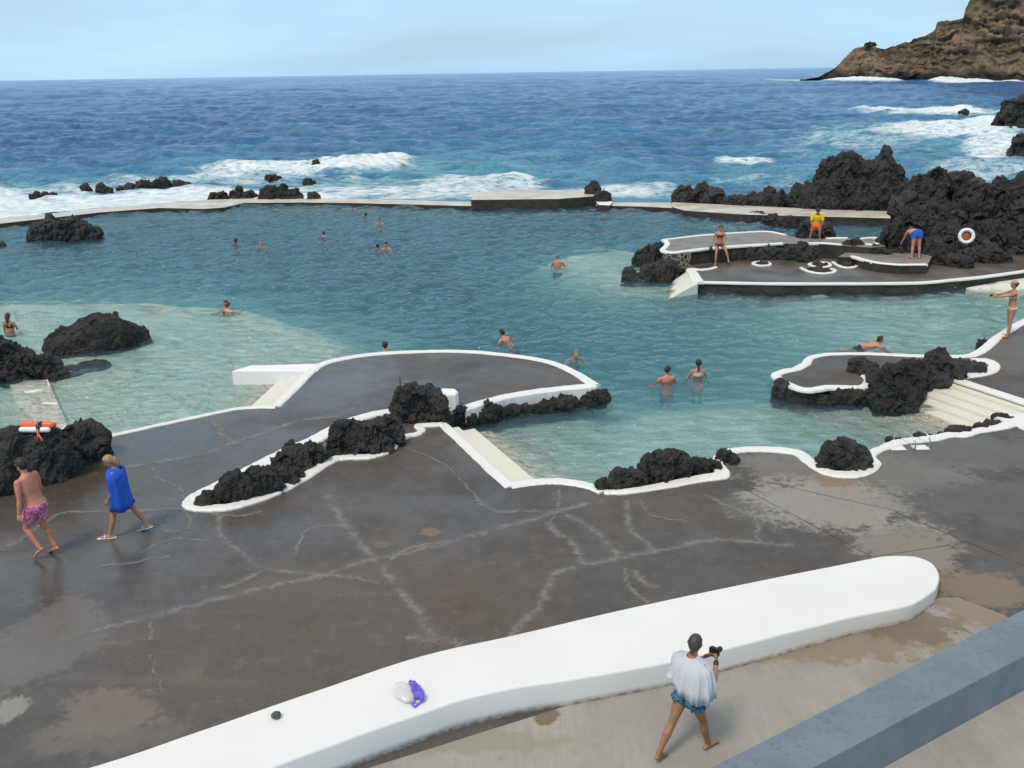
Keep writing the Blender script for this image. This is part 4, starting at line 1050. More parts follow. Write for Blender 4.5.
def person(label, where, yaw, height=1.68, lean=0, sidelean=0, hips=None, legs=((0, 0, 3), (0, 0, 3)), arms=((5, 10, 12), (5, 10, 12)),
           head=(0, 0), skin='tan', hair='dark', hairstyle='short', vox=.010, female=False, group=None, name='person', fat=1.0, waterline=None, foot=(0, 0), hands='relaxed', twist=0):
    """legs / arms: (forward pitch, knee or elbow bend, outward) for left then right; local +Y is forward, +X the person's right"""
    S = height / 1.70
    pieces = []
    def add(vf): pieces.append(vf)
    pel = Vector((0, 0, .93)); bones = {}
    Rl = Matrix.Rotation(R(-lean), 3, 'X') @ Matrix.Rotation(R(sidelean), 3, 'Y')
    Rt = Rl @ Matrix.Rotation(R(twist), 3, 'Z')
    up = Rl @ Vector((0, 0, 1)); xr = Rt @ Vector((1, 0, 0)); yf = Rt @ Vector((0, 1, 0))
    sw = (.185 if female else .205); hw = (.095 if female else .09)
    # torso: rings of ellipses
    prof = [(-.10, .10, .085, 0), (-.06, .155 if female else .150, .115, -.01), (.0, .175 if female else .160, .125, -.01), (.10, .140 if female else .150, .105, .005), (.20, .125 if female else .148, .098, .01),
            (.32, .145 if female else .165, .112, .015), (.42, .165 if female else .185, .112, .01), (.49, .155 if female else .175, .085, -.005), (.535, .085, .065, -.01), (.56, .055, .055, 0)]
    V = []; Fc = []; seg = 22
    for k, (h, a, b, fo) in enumerate(prof):
        q = min(1, max(0, h / .45)); Rq = Matrix.Rotation(R(-lean * (.35 + .65 * q) if abs(lean) < 70 else -lean), 3, 'X') @ Matrix.Rotation(R(sidelean), 3, 'Y') @ Matrix.Rotation(R(twist * q), 3, 'Z')
        c = pel + Rl @ Vector((0, fo, h)); fa = fat if h < .4 else (fat - 1) * .4 + 1
        for j in range(seg):
            t = 2 * math.pi * j / seg; V.append(c + Rq @ Vector((a * fa * math.cos(t), b * fa * math.sin(t), 0)))
    for i in range(len(prof) - 1):
        for j in range(seg): Fc.append((i * seg + j, i * seg + (j + 1) % seg, (i + 1) * seg + (j + 1) % seg, (i + 1) * seg + j))
    Fc.append(tuple(range(seg - 1, -1, -1))); m = (len(prof) - 1) * seg; Fc.append(tuple(range(m, m + seg)))
    add((V, Fc))
    if female:
        for s in (-1, 1): add(ellips(pel + Rl @ Vector((0, 0, .37)) + xr * (.075 * s) + yf * .085, .062, .058, .06))
    for s in (-1, 1): add(ellips(pel + Vector((s * .075, -.055, -.04)), .085, .085, .095))
    bones['torso'] = (pel + up * -.05, pel + up * .52)
    neck = pel + up * .53
    # head
    hp, hy = head
    Rh = Matrix.Rotation(R(hy), 3, 'Z') @ Matrix.Rotation(R(-lean * .35 - hp if abs(lean) < 60 else -hp), 3, 'X')
    hu = Rh @ Vector((0, 0, 1)); hf = Rh @ Vector((0, 1, 0)); hx = Rh @ Vector((1, 0, 0))
    hc = neck + up * .06 + hu * .115 + hf * .012
    add(capsule_rings([neck - up * .05, neck + (hc - neck) * .55], [.058 if not female else .05, .052 if not female else .046]))
    add(ellips(hc + hu * .02, .076, .095, .105, Rh)); add(ellips(hc - hu * .045 + hf * .025, .058, .066, .072, Rh))
    add(ellips(hc - hu * .015 + hf * .098, .014, .020, .026, Rh, 2)); add(ellips(hc - hu * .065 + hf * .080, .026, .014, .014, Rh, 2)); add(ellips(hc + hu * .028 + hf * .082, .050, .018, .014, Rh, 2))
    for s in (-1, 1): add(ellips(hc + hx * (.077 * s) - hf * .008, .012, .022, .032, Rh, 2))
    # legs
    ends = []
    for i, s in ((0, -1), (1, 1)):
        pt, kb, sd = legs[i]
        hj = pel + Vector((s * hw, 0, -.04))
        kn = hj + ang_dir(pt, sd, s) * .43
        sdir = ang_dir(pt - kb, sd * .6, s); an = kn + sdir * .41
        add(capsule_rings([hj, hj.lerp(kn, .35), hj.lerp(kn, .8), kn], [.092 * (fat * .5 + .5), .083 * (fat * .5 + .5), .060, .053]))
        add(capsule_rings([kn, kn.lerp(an, .3) - (ang_dir(pt - kb + 90, 0, s)) * .012, kn.lerp(an, .72), an], [.052, .058, .040, .036]))
        fp = R(foot[i]); sh = sdir
        fdir = Vector((s * .12, math.cos(fp), math.sin(fp))).normalized()
        heel = an - fdir * .045 - Vector((0, 0, .045)); toe = an + fdir * .165 + Vector((0, 0, -.058))
        add(capsule_rings([an, an - Vector((0, 0, .03)), heel], [.036, .038, .032], 12))
        add(capsule_rings([heel, heel.lerp(toe, .5) + Vector((0, 0, .012)), toe], [.034, .038, .030], 12, .72, Vector((0, 0, 1))))
        for q in range(5):
            tb = toe + fdir.cross(Vector((0, 0, 1))) * (.027 * (q - 2) / 2); add(capsule_rings([tb - fdir * .02, tb + fdir * (.030 - .006 * abs(q - (1 if s > 0 else 3)))], [.013, .011], 8))
        bones['thigh%d' % i] = (hj, kn); bones['shin%d' % i] = (kn, an); ends.append((heel, toe, an))
    # arms
    for i, s in ((0, -1), (1, 1)):
        pt, eb, sd = arms[i][:3]; inw = arms[i][3] if len(arms[i]) > 3 else 0
        sj = pel + up * .465 + xr * (s * sw)
        ba = Rt if abs(lean) < 60 else Matrix.Rotation(R(-lean + 0), 3, 'X')
        ud = ba @ ang_dir(pt, sd, s) if lean < 60 else ang_dir(pt, sd, s)
        el = sj + ud * .285
        fd = ang_dir(pt + eb, sd, s) if lean >= 60 else ba @ ang_dir(pt + eb, sd, s)
        fd = (fd - xr * (s * math.tan(R(inw)))).normalized(); wr = el + fd * .245
        k = .86 if female else 1.0
        add(capsule_rings([sj - xr * (s * .02), sj.lerp(el, .4), el], [.058 * k, .050 * k, .039 * k]))
        add(capsule_rings([el, el.lerp(wr, .3), wr], [.038 * k, .042 * k, .026 * k]))
        # hand: palm, four fingers of different lengths with a bend, thumb off the side
        side = fd.cross(xr); side = side.normalized() if side.length > .2 else fd.cross(Vector((0, 0, 1))).normalized()
        pn = xr * (-s); pn = (pn - fd * pn.dot(fd)); pn = pn.normalized() if pn.length > .2 else up.copy()   # palm faces the body
        ac = fd.cross(pn).normalized() * s
        add(capsule_rings([wr, wr + fd * .045, wr + fd * .085], [.024, .040, .038], 12, .42, pn))
        curl = {'relaxed': .35, 'grip': .95, 'flat': .1}[hands]
        for q, (lg, off) in enumerate(((.070, 1.5), (.080, .5), (.074, -.5), (.058, -1.5))):
            b0 = wr + fd * .088 + ac * (.0205 * off); b1 = b0 + (fd + pn * curl * .5 + ac * off * .09).normalized() * lg * .45; b2 = b1 + (fd + pn * curl * 1.5).normalized() * lg * .32; b3 = b2 + (fd + pn * curl * 2.6).normalized() * lg * .25
            add(capsule_rings([b0 - fd * .02, b0, b1, b2, b3], [.0090, .0085, .0082, .0078, .0072], 8))
        tb = wr + fd * .030 + ac * .026; td = (fd * .7 + ac * .75 + pn * .3).normalized()
        add(capsule_rings([tb - td * .01, tb + td * .035, tb + td * .035 + (fd + pn * .4).normalized() * .03], [.014, .0115, .0095], 8))
        bones['uparm%d' % i] = (sj, el); bones['forearm%d' % i] = (el, wr + fd * .17)
        ends.append((wr, wr + fd * .09, pn))
    zmin = min(min(e[0].z, e[1].z) for e in ends[:2]) - .026
    if waterline is not None: zmin = waterline * 1.0
    Va = []; Fa = []; n0 = 0
    for V, Fc in pieces:
        Va += [(v.x * S, v.y * S, (v.z - zmin) * S) for v in V]; Fa += [tuple(i + n0 for i in f) for f in Fc]; n0 += len(V)
    me = remeshed(np.array(Va), Fa, vox)
    # soften the joins
    co = verts_np(me); ne = len(me.edges); ed = np.empty(ne * 2, np.int32); me.edges.foreach_get('vertices', ed); ed = ed.reshape(-1, 2)
    for _ in range(2):
        acc = np.zeros_like(co); cnt = np.zeros(len(co)); np.add.at(acc, ed[:, 0], co[ed[:, 1]]); np.add.at(acc, ed[:, 1], co[ed[:, 0]])
        np.add.at(cnt, ed[:, 0], 1); np.add.at(cnt, ed[:, 1], 1); co = .5 * co + .5 * acc / np.maximum(cnt, 1)[:, None]
    me.vertices.foreach_set('co', co.astype(np.float32).ravel()); me.update(); me.polygons.foreach_set('use_smooth', np.ones(len(me.polygons), bool))
    tf = lambda v: Vector((v.x * S, v.y * S, (v.z - zmin) * S))
    root = link(name, me, M['skin_' + skin]); root.location = where; root.rotation_euler = (0, 0, yaw)
    tag(root, label, 'person', group)
    no = norms_np(me)
    bl = {k: (np.array(tf(a)), np.array(tf(b))) for k, (a, b) in bones.items()}
    info = dict(root=root, co=co, no=no, bones=bl, S=S, hc=np.array(tf(hc)), hu=np.array(hu), hf=np.array(hf), hx=np.array(hx), pel=np.array(tf(pel)), up=np.array(up), yf=np.array(yf), xr=np.array(xr), neck=np.array(tf(neck)),
                hands=[tuple(np.array(tf(e[k])) for k in (0, 1)) for e in ends[2:]], feet=[tuple(np.array(tf(e[k])) for k in (0, 1, 2)) for e in ends[:2]], me=me)
    # nearest bone per vertex
    names = list(bl); dist = np.full((len(names), len(co)), 9.0); par = np.zeros_like(dist)
    for i, k in enumerate(names):
        a, b = bl[k]; ab = b - a; t = ((co - a) @ ab) / (ab @ ab); tc_ = np.clip(t, 0, 1)
        dist[i] = np.linalg.norm(co - (a + tc_[:, None] * ab), axis=1) - (.10 if k == 'torso' else (.05 if 'thigh' in k else .03)); par[i] = t
    bi = dist.argmin(0); info['bone'] = np.array(names)[bi]; info['t'] = par[bi, np.arange(len(co))]; info['tors'] = par[names.index('torso')]
    d = co - info['hc']; info['h'] = np.stack([d @ info['hx'], d @ info['hf'], d @ info['hu']], 1) / S
    # hair: the scalp's own surface lifted off the head
    h = info['h']; r = np.linalg.norm(h * np.array([1, .85, .8]), axis=1)
    if hairstyle != 'bald':
        line = np.where(h[:, 1] > .02, .045 + .3 * np.clip(h[:, 1] - .02, 0, .08), np.where(h[:, 1] > -.03, .0, -.055))
        shell(info, 'hair', (r < .14) & (h[:, 2] > line) & (np.abs(h[:, 0]) < .086 + (h[:, 2] > .03) * .1), .016 if hairstyle != 'wet' else .010, M['hair_' + hair])
        if hairstyle == 'bun': blobm(info, 'hair_bun', np.array([0, -.105, .03]), (.04, .04, .04), M['hair_' + hair])
        if hairstyle in ('long', 'tail'):
            b0 = info['hc'] + (info['hf'] * -.085 + info['hu'] * -.01) * S; b1 = info['hc'] + (info['hf'] * -.105 + info['hu'] * -.13) * S; b2 = info['hc'] + (info['hf'] * -.10 + info['hu'] * -.24) * S
            V, Fc = capsule_rings([Vector(b0), Vector(b1), Vector(b2)], [.055 if hairstyle == 'long' else .03, .05 if hairstyle == 'long' else .032, .03 if hairstyle == 'long' else .016], 12)
            mesh_obj('ponytail' if hairstyle == 'tail' else 'long_hair', V, Fc, M['hair_' + hair], root, True)
    for s in (-1, 1):
        blobm(info, 'eye', np.array([.032 * s, .086, .008]), (.011, .007, .007), M['eye'])
    return info

M['eye'] = simple('eye_dark', (.03, .022, .018), .2)

def blobm(info, name, hloc, rad, mat):
    c = info['hc'] + (info['hx'] * hloc[0] + info['hf'] * hloc[1] + info['hu'] * hloc[2]) * info['S']
    m3 = Matrix((info['hx'], info['hf'], info['hu'])).transposed()
    V, Fc = ellips(Vector(c), *[r * info['S'] for r in rad], m3, 2)
    return mesh_obj(name, V, Fc, mat, info['root'], True)

def shell(info, name, mask, off, mat, flare=None, label=None):
    """a garment: the body's own faces under it, lifted off the skin and closed with a rim"""
    me = info['me']; co = info['co']; no = info['no']
    lp = np.empty(len(me.loops), np.int32); me.loops.foreach_get('vertex_index', lp)
    st_ = np.empty(len(me.polygons), np.int32); me.polygons.foreach_get('loop_start', st_)
    tt = np.empty(len(me.polygons), np.int32); me.polygons.foreach_get('loop_total', tt)
    sel = [tuple(lp[a:a + b]) for a, b in zip(st_, tt) if mask[lp[a:a + b]].all()]
    if not sel: return None
    use = sorted({i for f in sel for i in f}); mp_ = {v: i for i, v in enumerate(use)}
    o_ = off if flare is None else off + flare
    of = o_[use][:, None] if isinstance(o_, np.ndarray) else o_
    outer = co[use] + no[use] * of; inner = co[use] - no[use] * .004
    n = len(use); Fc = [tuple(mp_[i] for i in f) for f in sel]; F2 = [tuple(n + i for i in reversed(f)) for f in Fc]
    cnt = {}
    for f in Fc:
        for a, b in zip(f, f[1:] + f[:1]): cnt[(a, b)] = 1
    rim = [(b, a, a + n, b + n) for (a, b) in cnt if (b, a) not in cnt]
    o = mesh_obj(name, np.concatenate([outer, inner]).tolist(), Fc + F2 + rim, mat, info['root'], True)
    if label: o['label'] = label
    return o

def shorts(info, mat, length=.55, waist=.14, off=.014, name='shorts', flare=.03):
    b, t = info['bone'], info['t']
    thigh = np.char.startswith(b, 'thigh') & (t < length); tor = (b == 'torso') & (info['tors'] < waist)
    fl = np.where(np.char.startswith(b, 'thigh'), np.clip(t / max(length, .01), 0, 1) * flare, 0)
    return shell(info, name, thigh | tor, off, mat, fl)

def bikini(info, mat, top=True, one=False):
    b, t, tt, co = info['bone'], info['t'], info['tors'], info['co']
    rel = co - info['pel']; fx = rel @ info['xr']; fz = rel @ info['up'] / info['S']
    arm = np.char.startswith(b, 'uparm') | np.char.startswith(b, 'forearm')
    inseam = np.abs(fx) / info['S'] * .62 - .12
    bot = (fz < .03) & (fz > inseam - .045) & (np.char.startswith(b, 'thigh') | (b == 'torso'))
    shell(info, 'bikini_bottom' if not one else 'swimsuit_bottom', bot, .008, mat)
    if top:
        tm = (b == 'torso') & (fz > (.30 if not one else .0)) & (fz < .42) & ~arm
        shell(info, 'bikini_top' if not one else 'swimsuit_top', tm, .009, mat)

def shirt(info, mat, sleeve=.75, hem=-.05, off=.02):
    b, t, tt = info['bone'], info['t'], info['tors']
    tor = (b == 'torso') & (tt > hem) & (tt < .97); up_ = np.char.startswith(b, 'uparm') & (t < sleeve)
    rel = np.linalg.norm(info['co'] - info['neck'], axis=1)
    return shell(info, 'shirt', (tor | up_) & (rel > .085 * info['S']) & (info['h'][:, 2] < -.14), off, mat)

def pattern(name, a, b, c, scale, mix_=.5):
    m, N, L, B = newmat(name)
    p = N.new('ShaderNodeTexCoord').outputs['Object']
    n1 = nnoise(N, L, p, scale, 2); n2 = nnoise(N, L, p, scale * 1.7, 2)
    col = mixc(N, L, rng(N, L, n1, mix_ - .02, mix_ + .04), a, b); col = mixc(N, L, rng(N, L, n2, .60, .64), col, c)
    L.new(col, B.inputs['Base Color']); B.inputs['Roughness'].default_value = .8
    return m

def cape(info, rings, mat, name, folds=9, amp=.012, gap=None, seed=1, thick=.008):
    """hanging cloth: rings of (centre, half width, half depth) in the person's local metres, with folds; closed thickness"""
    seg = 96; V = []; rr = random.Random(seed); ph = [rr.uniform(0, 6.28) for _ in range(4)]
    n = len(rings); g0, g1 = gap if gap else (0, 2 * math.pi)
    for side in (0, 1):
        for k, (c, a, b, zt) in enumerate(rings):
            f = k / (n - 1)
            for j in range(seg + (1 if gap else 0)):
                t = g0 + (g1 - g0) * j / seg
                rf = 1 + (amp / max(a, .05)) * f * (math.sin(folds * t + ph[0] + 2.2 * f) + .6 * math.sin(folds * 1.7 * t + ph[1] - 3 * f) + .4 * math.sin(folds * 2.9 * t + ph[2]))
                rf -= side * thick / max(a, .05)
                V.append((c[0] + a * rf * math.cos(t), c[1] + b * rf * math.sin(t), c[2] + zt(t) if callable(zt) else c[2] + zt))
    m = seg + (1 if gap else 0); Fc = []
    for side in (0, 1):
        o_ = side * n * m
        for k in range(n - 1):
            for j in range(seg):
                j2 = (j + 1) % m; q = (o_ + k * m + j, o_ + k * m + j2, o_ + (k + 1) * m + j2, o_ + (k + 1) * m + j); Fc.append(q if side else q[::-1])
    for k in (0, n - 1):
        for j in range(seg):
            j2 = (j + 1) % m; q = (k * m + j, k * m + j2, n * m + k * m + j2, n * m + k * m + j); Fc.append(q if k == 0 else q[::-1])
    if gap:
        for j in (0, seg):
            for k in range(n - 1):
                q = (k * m + j, (k + 1) * m + j, n * m + (k + 1) * m + j, n * m + k * m + j); Fc.append(q if j else q[::-1])
    return mesh_obj(name, V, Fc, mat, info['root'], True)

def yaw_to(dx, dy): return math.atan2(dy, dx) - math.pi / 2          # local +Y turned to the world direction

# --- on the near deck
M['pink'] = pattern('pink_floral_cloth', (.50, .10, .22), (.62, .30, .42), (.30, .04, .12), 22)
M['blue_cloth'] = simple('blue_cloth', (.012, .085, .50), .85, .2, 12)
M['towel'] = simple('pale_towel', (.50, .52, .55), .95, .06, 40)
M['blue_print'] = pattern('blue_print_cloth', (.012, .03, .09), (.05, .17, .24), (.22, .34, .38), 26, .48)
M['sandal'] = simple('pale_rubber', (.62, .60, .56), .6)
M['black'] = simple('black_plastic', (.012, .012, .014), .35)

m1 = person('barefoot man in pink patterned swim shorts walking past the big black rock', P(46, 556), yaw_to(-1, .30), 1.76, lean=9, legs=((26, 58, 2), (4, 26, 2)), arms=((4, 12, 8), (12, 18, 8)), head=(4, 0), skin='red', hair='dark', hairstyle='short', vox=.006, fat=1.14, foot=(-40, -22))
shorts(m1, M['pink'], .62, .10)
w1 = person('woman wrapped in a bright blue towel walking on the wet deck', P(127, 534), yaw_to(-1, -.10), 1.58, lean=3, legs=((22, 6, 2), (-24, 6, 2)), arms=((8, 22, 3, 4), (4, 20, 3, 4)), head=(24, 12), skin='tan', hair='blond', hairstyle='long', vox=.006, female=True, foot=(4, -14))
S = w1['S']; zN = w1['neck'][2]; yN = w1['neck'][1]
cape(w1, [((0, yN - .01, zN + .02), .070, .070, 0), ((0, yN - .012, zN - .02), .12, .088, 0), ((0, yN - .012, zN - .035), .262, .138, 0), ((0, yN - .010, zN - .13), .276, .158, 0), ((0, yN - .02, zN - .34), .262, .160, 0), ((0, .0, zN - .55), .258, .165, 0), ((0, .0, .70), .250, .185, 0), ((0, .0, .56), .246, .215, lambda t: -.03 * math.sin(t) + .02 * math.sin(3 * t))], M['blue_cloth'], 'towel_wrap', 7, .014)
for he, to, an in w1['feet']:
    d = Vector(to - he); V, Fc = capsule_rings([Vector(he) - d * .1 - Vector((0, 0, .025)), Vector(he) + d * .5 - Vector((0, 0, .022)), Vector(to) + d * .22 - Vector((0, 0, .020))], [.04, .046, .042], 14, .28, Vector((0, 0, 1)))
    sdl = mesh_obj('sandal', V, Fc, M['sandal'], w1['root'], True)
    c = Vector(he).lerp(Vector(to), .72)
    V, Fc = capsule_rings([c + Vector((-.042, -.02, -.01)), c + Vector((-.02, 0, .034)), c + Vector((.02, 0, .034)), c + Vector((.042, -.02, -.01))], [.010, .012, .012, .010], 8)
    mesh_obj('strap', V, Fc, M['sandal'], sdl, True)

w2 = person('woman with a pale towel over her shoulders holding a black camera on the concrete path', P(686, 753), yaw_to(.72, .62), 1.64, lean=4, legs=((-24, 8, 3), (22, 6, 3)), arms=((34, 92, 6, 38), (38, 92, 8, 34)), head=(2, 14), skin='brown', hair='wet', hairstyle='wet', vox=.006, female=True, hands='grip', fat=1.08, foot=(-18, 4))
blobm(w2, 'hair_bun', np.array([0, -.085, -.055]), (.030, .032, .036), M['hair_wet'])
shorts(w2, M['blue_print'], .20, .16, .012, 'swim_skirt', .035)
zN = w2['neck'][2]; yN = w2['neck'][1]
cape(w2, [((0, yN - .035, zN + .035), .068, .068, 0), ((0, yN - .035, zN + .0), .125, .105, 0), ((0, yN - .03, zN - .04), .238, .150, 0), ((.0, yN - .02, zN - .11), .266, .190, 0), ((.01, yN - .02, zN - .21), .284, .208, lambda t: -.02 * math.sin(t - .4)), ((.01, yN - .03, zN - .31), .298, .222, lambda t: .03 * math.cos(t + 2.9)), ((.01, yN - .03, zN - .395), .308, .232, lambda t: -.10 * math.cos(t - .35) + .04 * math.sin(2 * t + .6))], M['towel'], 'towel', 9, .021, (math.pi * .62, math.pi * 2.36), 4)
# camera in her hands
hL, hR = [Vector(h[1]) for h in w2['hands']]
cc = hL.lerp(hR, .5) + Vector((0, .02, .035))
bm = bmesh.new(); bmesh.ops.create_cube(bm, size=1)
for v in bm.verts: v.co = Vector((v.co.x * .135, v.co.y * .06, v.co.z * .095)) + cc
bmesh.ops.bevel(bm, geom=list(bm.edges), offset=.012, segments=2, affect='EDGES')
camb = bm_obj('camera', bm, M['black']); camb.location = w2['root'].location; camb.rotation_euler = w2['root'].rotation_euler
tag(camb, 'black camera held up by the woman with the pale towel', 'camera')
V, Fc = capsule_rings([cc + Vector((.01, .02, -.005)), cc + Vector((.01, .10, -.005))], [.037, .034], 16); mesh_obj('lens', V, Fc, M['black'], camb, True)
V, Fc = capsule_rings([cc + Vector((-.02, 0, .045)), cc + Vector((.03, 0, .05))], [.022, .02], 10); mesh_obj('viewfinder', V, Fc, M['black'], camb, True)
M['strap'] = simple('dark_bracelet', (.02, .018, .02), .5)
wr = Vector(w2['hands'][1][0]); el = Vector(w2['bones']['forearm1'][0]); ax = (wr - el).normalized()
V, Fc = capsule_rings([wr - ax * .035, wr - ax * .012], [.032, .032], 14); mesh_obj('bracelet', V, Fc, M['strap'], w2['root'], True)

# --- at the right edge
M['nude'] = simple('peach_bikini', (.62, .42, .33), .7); M['dark_bikini'] = simple('dark_red_bikini', (.12, .02, .02), .7)
w3 = person('woman in a cap and bikini standing by the right edge, arms out', P(1007, 337), yaw_to(-1, .12), 1.68, lean=2, legs=((4, 2, 2), (-4, 3, 2)), arms=((78, 8, 4, 6), (72, 14, 4, 8)), head=(4, 0), skin='tan', hair='brown', hairstyle='bun', vox=.010, female=True, hands='grip')
bikini(w3, M['nude'])
M['cap'] = simple('khaki_cap', (.30, .27, .20), .85)
shell(w3, 'cap', (np.linalg.norm(w3['h'] * np.array([1, .85, .8]), axis=1) < .14) & (w3['h'][:, 2] > .055), .024, M['cap'])
blobm(w3, 'cap_visor', np.array([0, .115, .055]), (.065, .06, .008), M['cap'])
hc_ = (Vector(w3['hands'][0][1]) + Vector(w3['hands'][1][1])) / 2 + Vector((0, .05, .02))
bm = bmesh.new(); bmesh.ops.create_cube(bm, size=1)
for v in bm.verts: v.co = Vector((v.co.x * .10, v.co.y * .03, v.co.z * .065)) + hc_
bmesh.ops.bevel(bm, geom=list(bm.edges), offset=.008, segments=2, affect='EDGES')
ph = bm_obj('pocket_camera', bm, M['black']); ph.location = w3['root'].location; ph.rotation_euler = w3['root'].rotation_euler
tag(ph, 'small dark pocket camera held out by the woman at the right edge', 'camera')
V, Fc = capsule_rings([hc_ + Vector((0, .01, 0)), hc_ + Vector((0, .03, 0))], [.022, .02], 12); mesh_obj('lens', V, Fc, M['black'], ph, True)

# --- on the platform and terrace
pb = P(718, 249, tz)
w4 = person('woman in a reddish bikini perched on the edge of the terrace wall', Vector((pb.x, pb.y - .22, 0)), yaw_to(-.18, -1), 1.68, lean=4, legs=((58, 52, 26), (30, 28, 4)), arms=((10, 60, 14, 25), (0, 8, 14)), head=(12, 10), skin='tan', hair='brown', hairstyle='tail', vox=.011, female=True)
bikini(w4, M['dark_bikini'])
bg_c = Vector(w4['hands'][1][1]) + Vector((.02, -.02, -.12))
bm = bmesh.new(); bmesh.ops.create_cube(bm, size=1); bmesh.ops.subdivide_edges(bm, edges=list(bm.edges), cuts=3, use_grid_fill=True)
for v in bm.verts:
    q = v.co.copy(); k = 1 + .25 * (1 - 4 * q.z * q.z) - .2 * max(0, q.z); v.co = Vector((q.x * .12 * k, q.y * .24 * k, q.z * .26)) + bg_c
bag = bm_obj('bag', bm, M['black'], None, True); bag.location = w4['root'].location; bag.rotation_euler = w4['root'].rotation_euler
tag(bag, 'small black bag hanging from the hand of the woman perched on the terrace wall', 'bag')
V, Fc = capsule_rings([bg_c + Vector((0, -.07, .11)), bg_c + Vector((0, -.04, .19)), bg_c + Vector((0, .04, .19)), bg_c + Vector((0, .07, .11))], [.011] * 4, 8); mesh_obj('handle', V, Fc, M['black'], bag, True)

M['yellow'] = simple('yellow_cloth', (.72, .50, .03), .85, .1, 10); M['orange'] = simple('orange_red_cloth', (.68, .10, .03), .85, .15, 10)
py = P(815, 238.5, tz)
m2 = person('person in yellow shirt and orange shorts sitting on a rock', Vector((py.x, py.y, tz)), yaw_to(-.25, -1), 1.70, lean=14, legs=((78, 86, 6), (72, 74, 14)), arms=((28, 50, 8, 18), (26, 45, 8, 18)), head=(32, 0), skin='brown', hair='dark', vox=.012)
m2['root'].location = P(815, 239.5, tz); shirt(m2, M['yellow'], .85, -.10, .026); shorts(m2, M['orange'], .80, .06, .02)
M['blue_short'] = simple('blue_shorts_cloth', (.012, .10, .42), .85, .15, 10); M['white_cloth'] = simple('white_cloth', (.75, .76, .78), .85)
m3 = person('person in blue shorts bending forward on the ledge, seen from behind', P(914, 258, lz), yaw_to(.05, 1), 1.80, lean=86, legs=((-6, 4, 5), (-6, 4, 5)), arms=((22, 8, 10), (14, 6, 8)), head=(70, 0), skin='red', hair='brown', vox=.012, fat=1.40)
shorts(m3, M['blue_short'], .26, .16, .018); 
shell(m3, 'waistband', (m3['bone'] == 'torso') & (m3['tors'] > .14) & (m3['tors'] < .26), .022, M['white_cloth'])

# --- swimmers: waterline is the body height (in a 1.70 m frame) where the surface cuts
GS = 'swimmers in the sea pool'
def swimmer(label, x, y, dx, dy, wl, cloth=None, **k):
    p = P(x, y, ZW)
    i = person(label, p, yaw_to(dx, dy), waterline=wl, vox=k.pop('vox', .014), group=GS, name='swimmer', **k)
    if cloth: bikini(i, M[cloth])
    elif not k.get('female'): shorts(i, M['navy'], .5, .08)
    return i
M['navy'] = simple('navy_cloth', (.015, .02, .05), .8); M['white_suit'] = simple('pale_print_suit', (.55, .50, .46), .8, .3, 30); M['suit_black'] = simple('black_suit', (.012, .012, .014), .6)
TREAD = dict(legs=((25, 45, 8), (15, 40, 8)))
ARMS_OUT = ((35, 45, 22), (35, 45, 22))
swimmer('dark haired man standing shoulder deep, his broad tanned back showing', 667, 378, -.2, 1, 1.40, skin='red', hair='dark', head=(5, -55), arms=((30, 40, 25), (30, 40, 25)), fat=1.15, legs=((3, 4, 3), (0, 3, 3)))
swimmer('woman with dark tied hair in a pale suit, right of the standing man', 698, 373.5, .1, 1, 1.31, 'white_suit', female=True, skin='tan', hair='dark', hairstyle='tail', arms=((10, 25, 20), (10, 25, 20)), legs=((3, 4, 3), (0, 3, 3)), height=1.62)
swimmer('grey haired man standing chest deep at the edge of the pale shelf', 557.5, 267, .1, 1, 1.17, skin='red', hair='grey', arms=((25, 60, 14, 20), (35, 60, 20)), fat=1.12, head=(8, 0), legs=((3, 4, 3), (0, 3, 3)))
swimmer('swimmer with dark hair crossing to the upper left beside the round deck tip', 513, 341, -.75, .65, 1.21, skin='red', hair='dark', lean=52, head=(-15, 0), arms=((50, 20, 40), (40, 40, 30)), legs=((-52, 5, 8), (-58, 10, 8)))
swimmer('pink faced swimmer with goggles coming towards the round deck tip', 572, 356, .25, -1, 1.30, skin='fair', hair='grey', lean=40, head=(-12, 0), arms=((38, 20, 40), (38, 20, 40)), legs=((-45, 5, 8), (-50, 10, 8)))
swimmer('man with dark wet hair swimming flat to the right, left of the peninsula', 862, 343.5, 1, -.05, 1.10, skin='red', hair='dark', hairstyle='short', lean=72, head=(-4, 0), arms=((55, 10, 25), (60, 10, 25)), legs=((-78, 4, 6), (-82, 8, 6)))
swimmer('dark haired swimmer close to the rounded edge of the dark deck', 385.5, 352.5, 0.1, 1, 1.40, skin='red', hair='dark', arms=ARMS_OUT, **TREAD)
swimmer('dark haired swimmer embracing another one in the turquoise shallows', 226.5, 309, -.3, -.9, 1.42, 'suit_black', female=True, skin='tan', hair='dark', hairstyle='long', arms=((60, 40, 20, 20), (60, 40, 20, 20)), **TREAD)
swimmer('brown haired swimmer embraced by the other one in the turquoise shallows', 228.5, 311, .4, .9, 1.40, 'white_suit', female=True, skin='fair', hair='brown', arms=((60, 40, 20, 20), (60, 40, 20, 20)), height=1.60, **TREAD)
swimmer('long haired swimmer standing in a splash at the left edge', 10.5, 331, .1, 1, 1.10, 'suit_black', female=True, skin='brown', hair='brown', hairstyle='long', arms=((10, 20, 14), (10, 20, 14)), legs=((3, 4, 3), (0, 3, 3)))
swimmer('lone dark haired swimmer, leftmost out in the deep pool', 236, 243, .1, 1, 1.50, skin='tan', hair='dark', arms=ARMS_OUT, **TREAD)
swimmer('pink skinned swimmer right of the leftmost one in the deep pool', 261, 246, .2, -1, 1.44, skin='fair', hair='grey', arms=ARMS_OUT, fat=1.1, **TREAD)
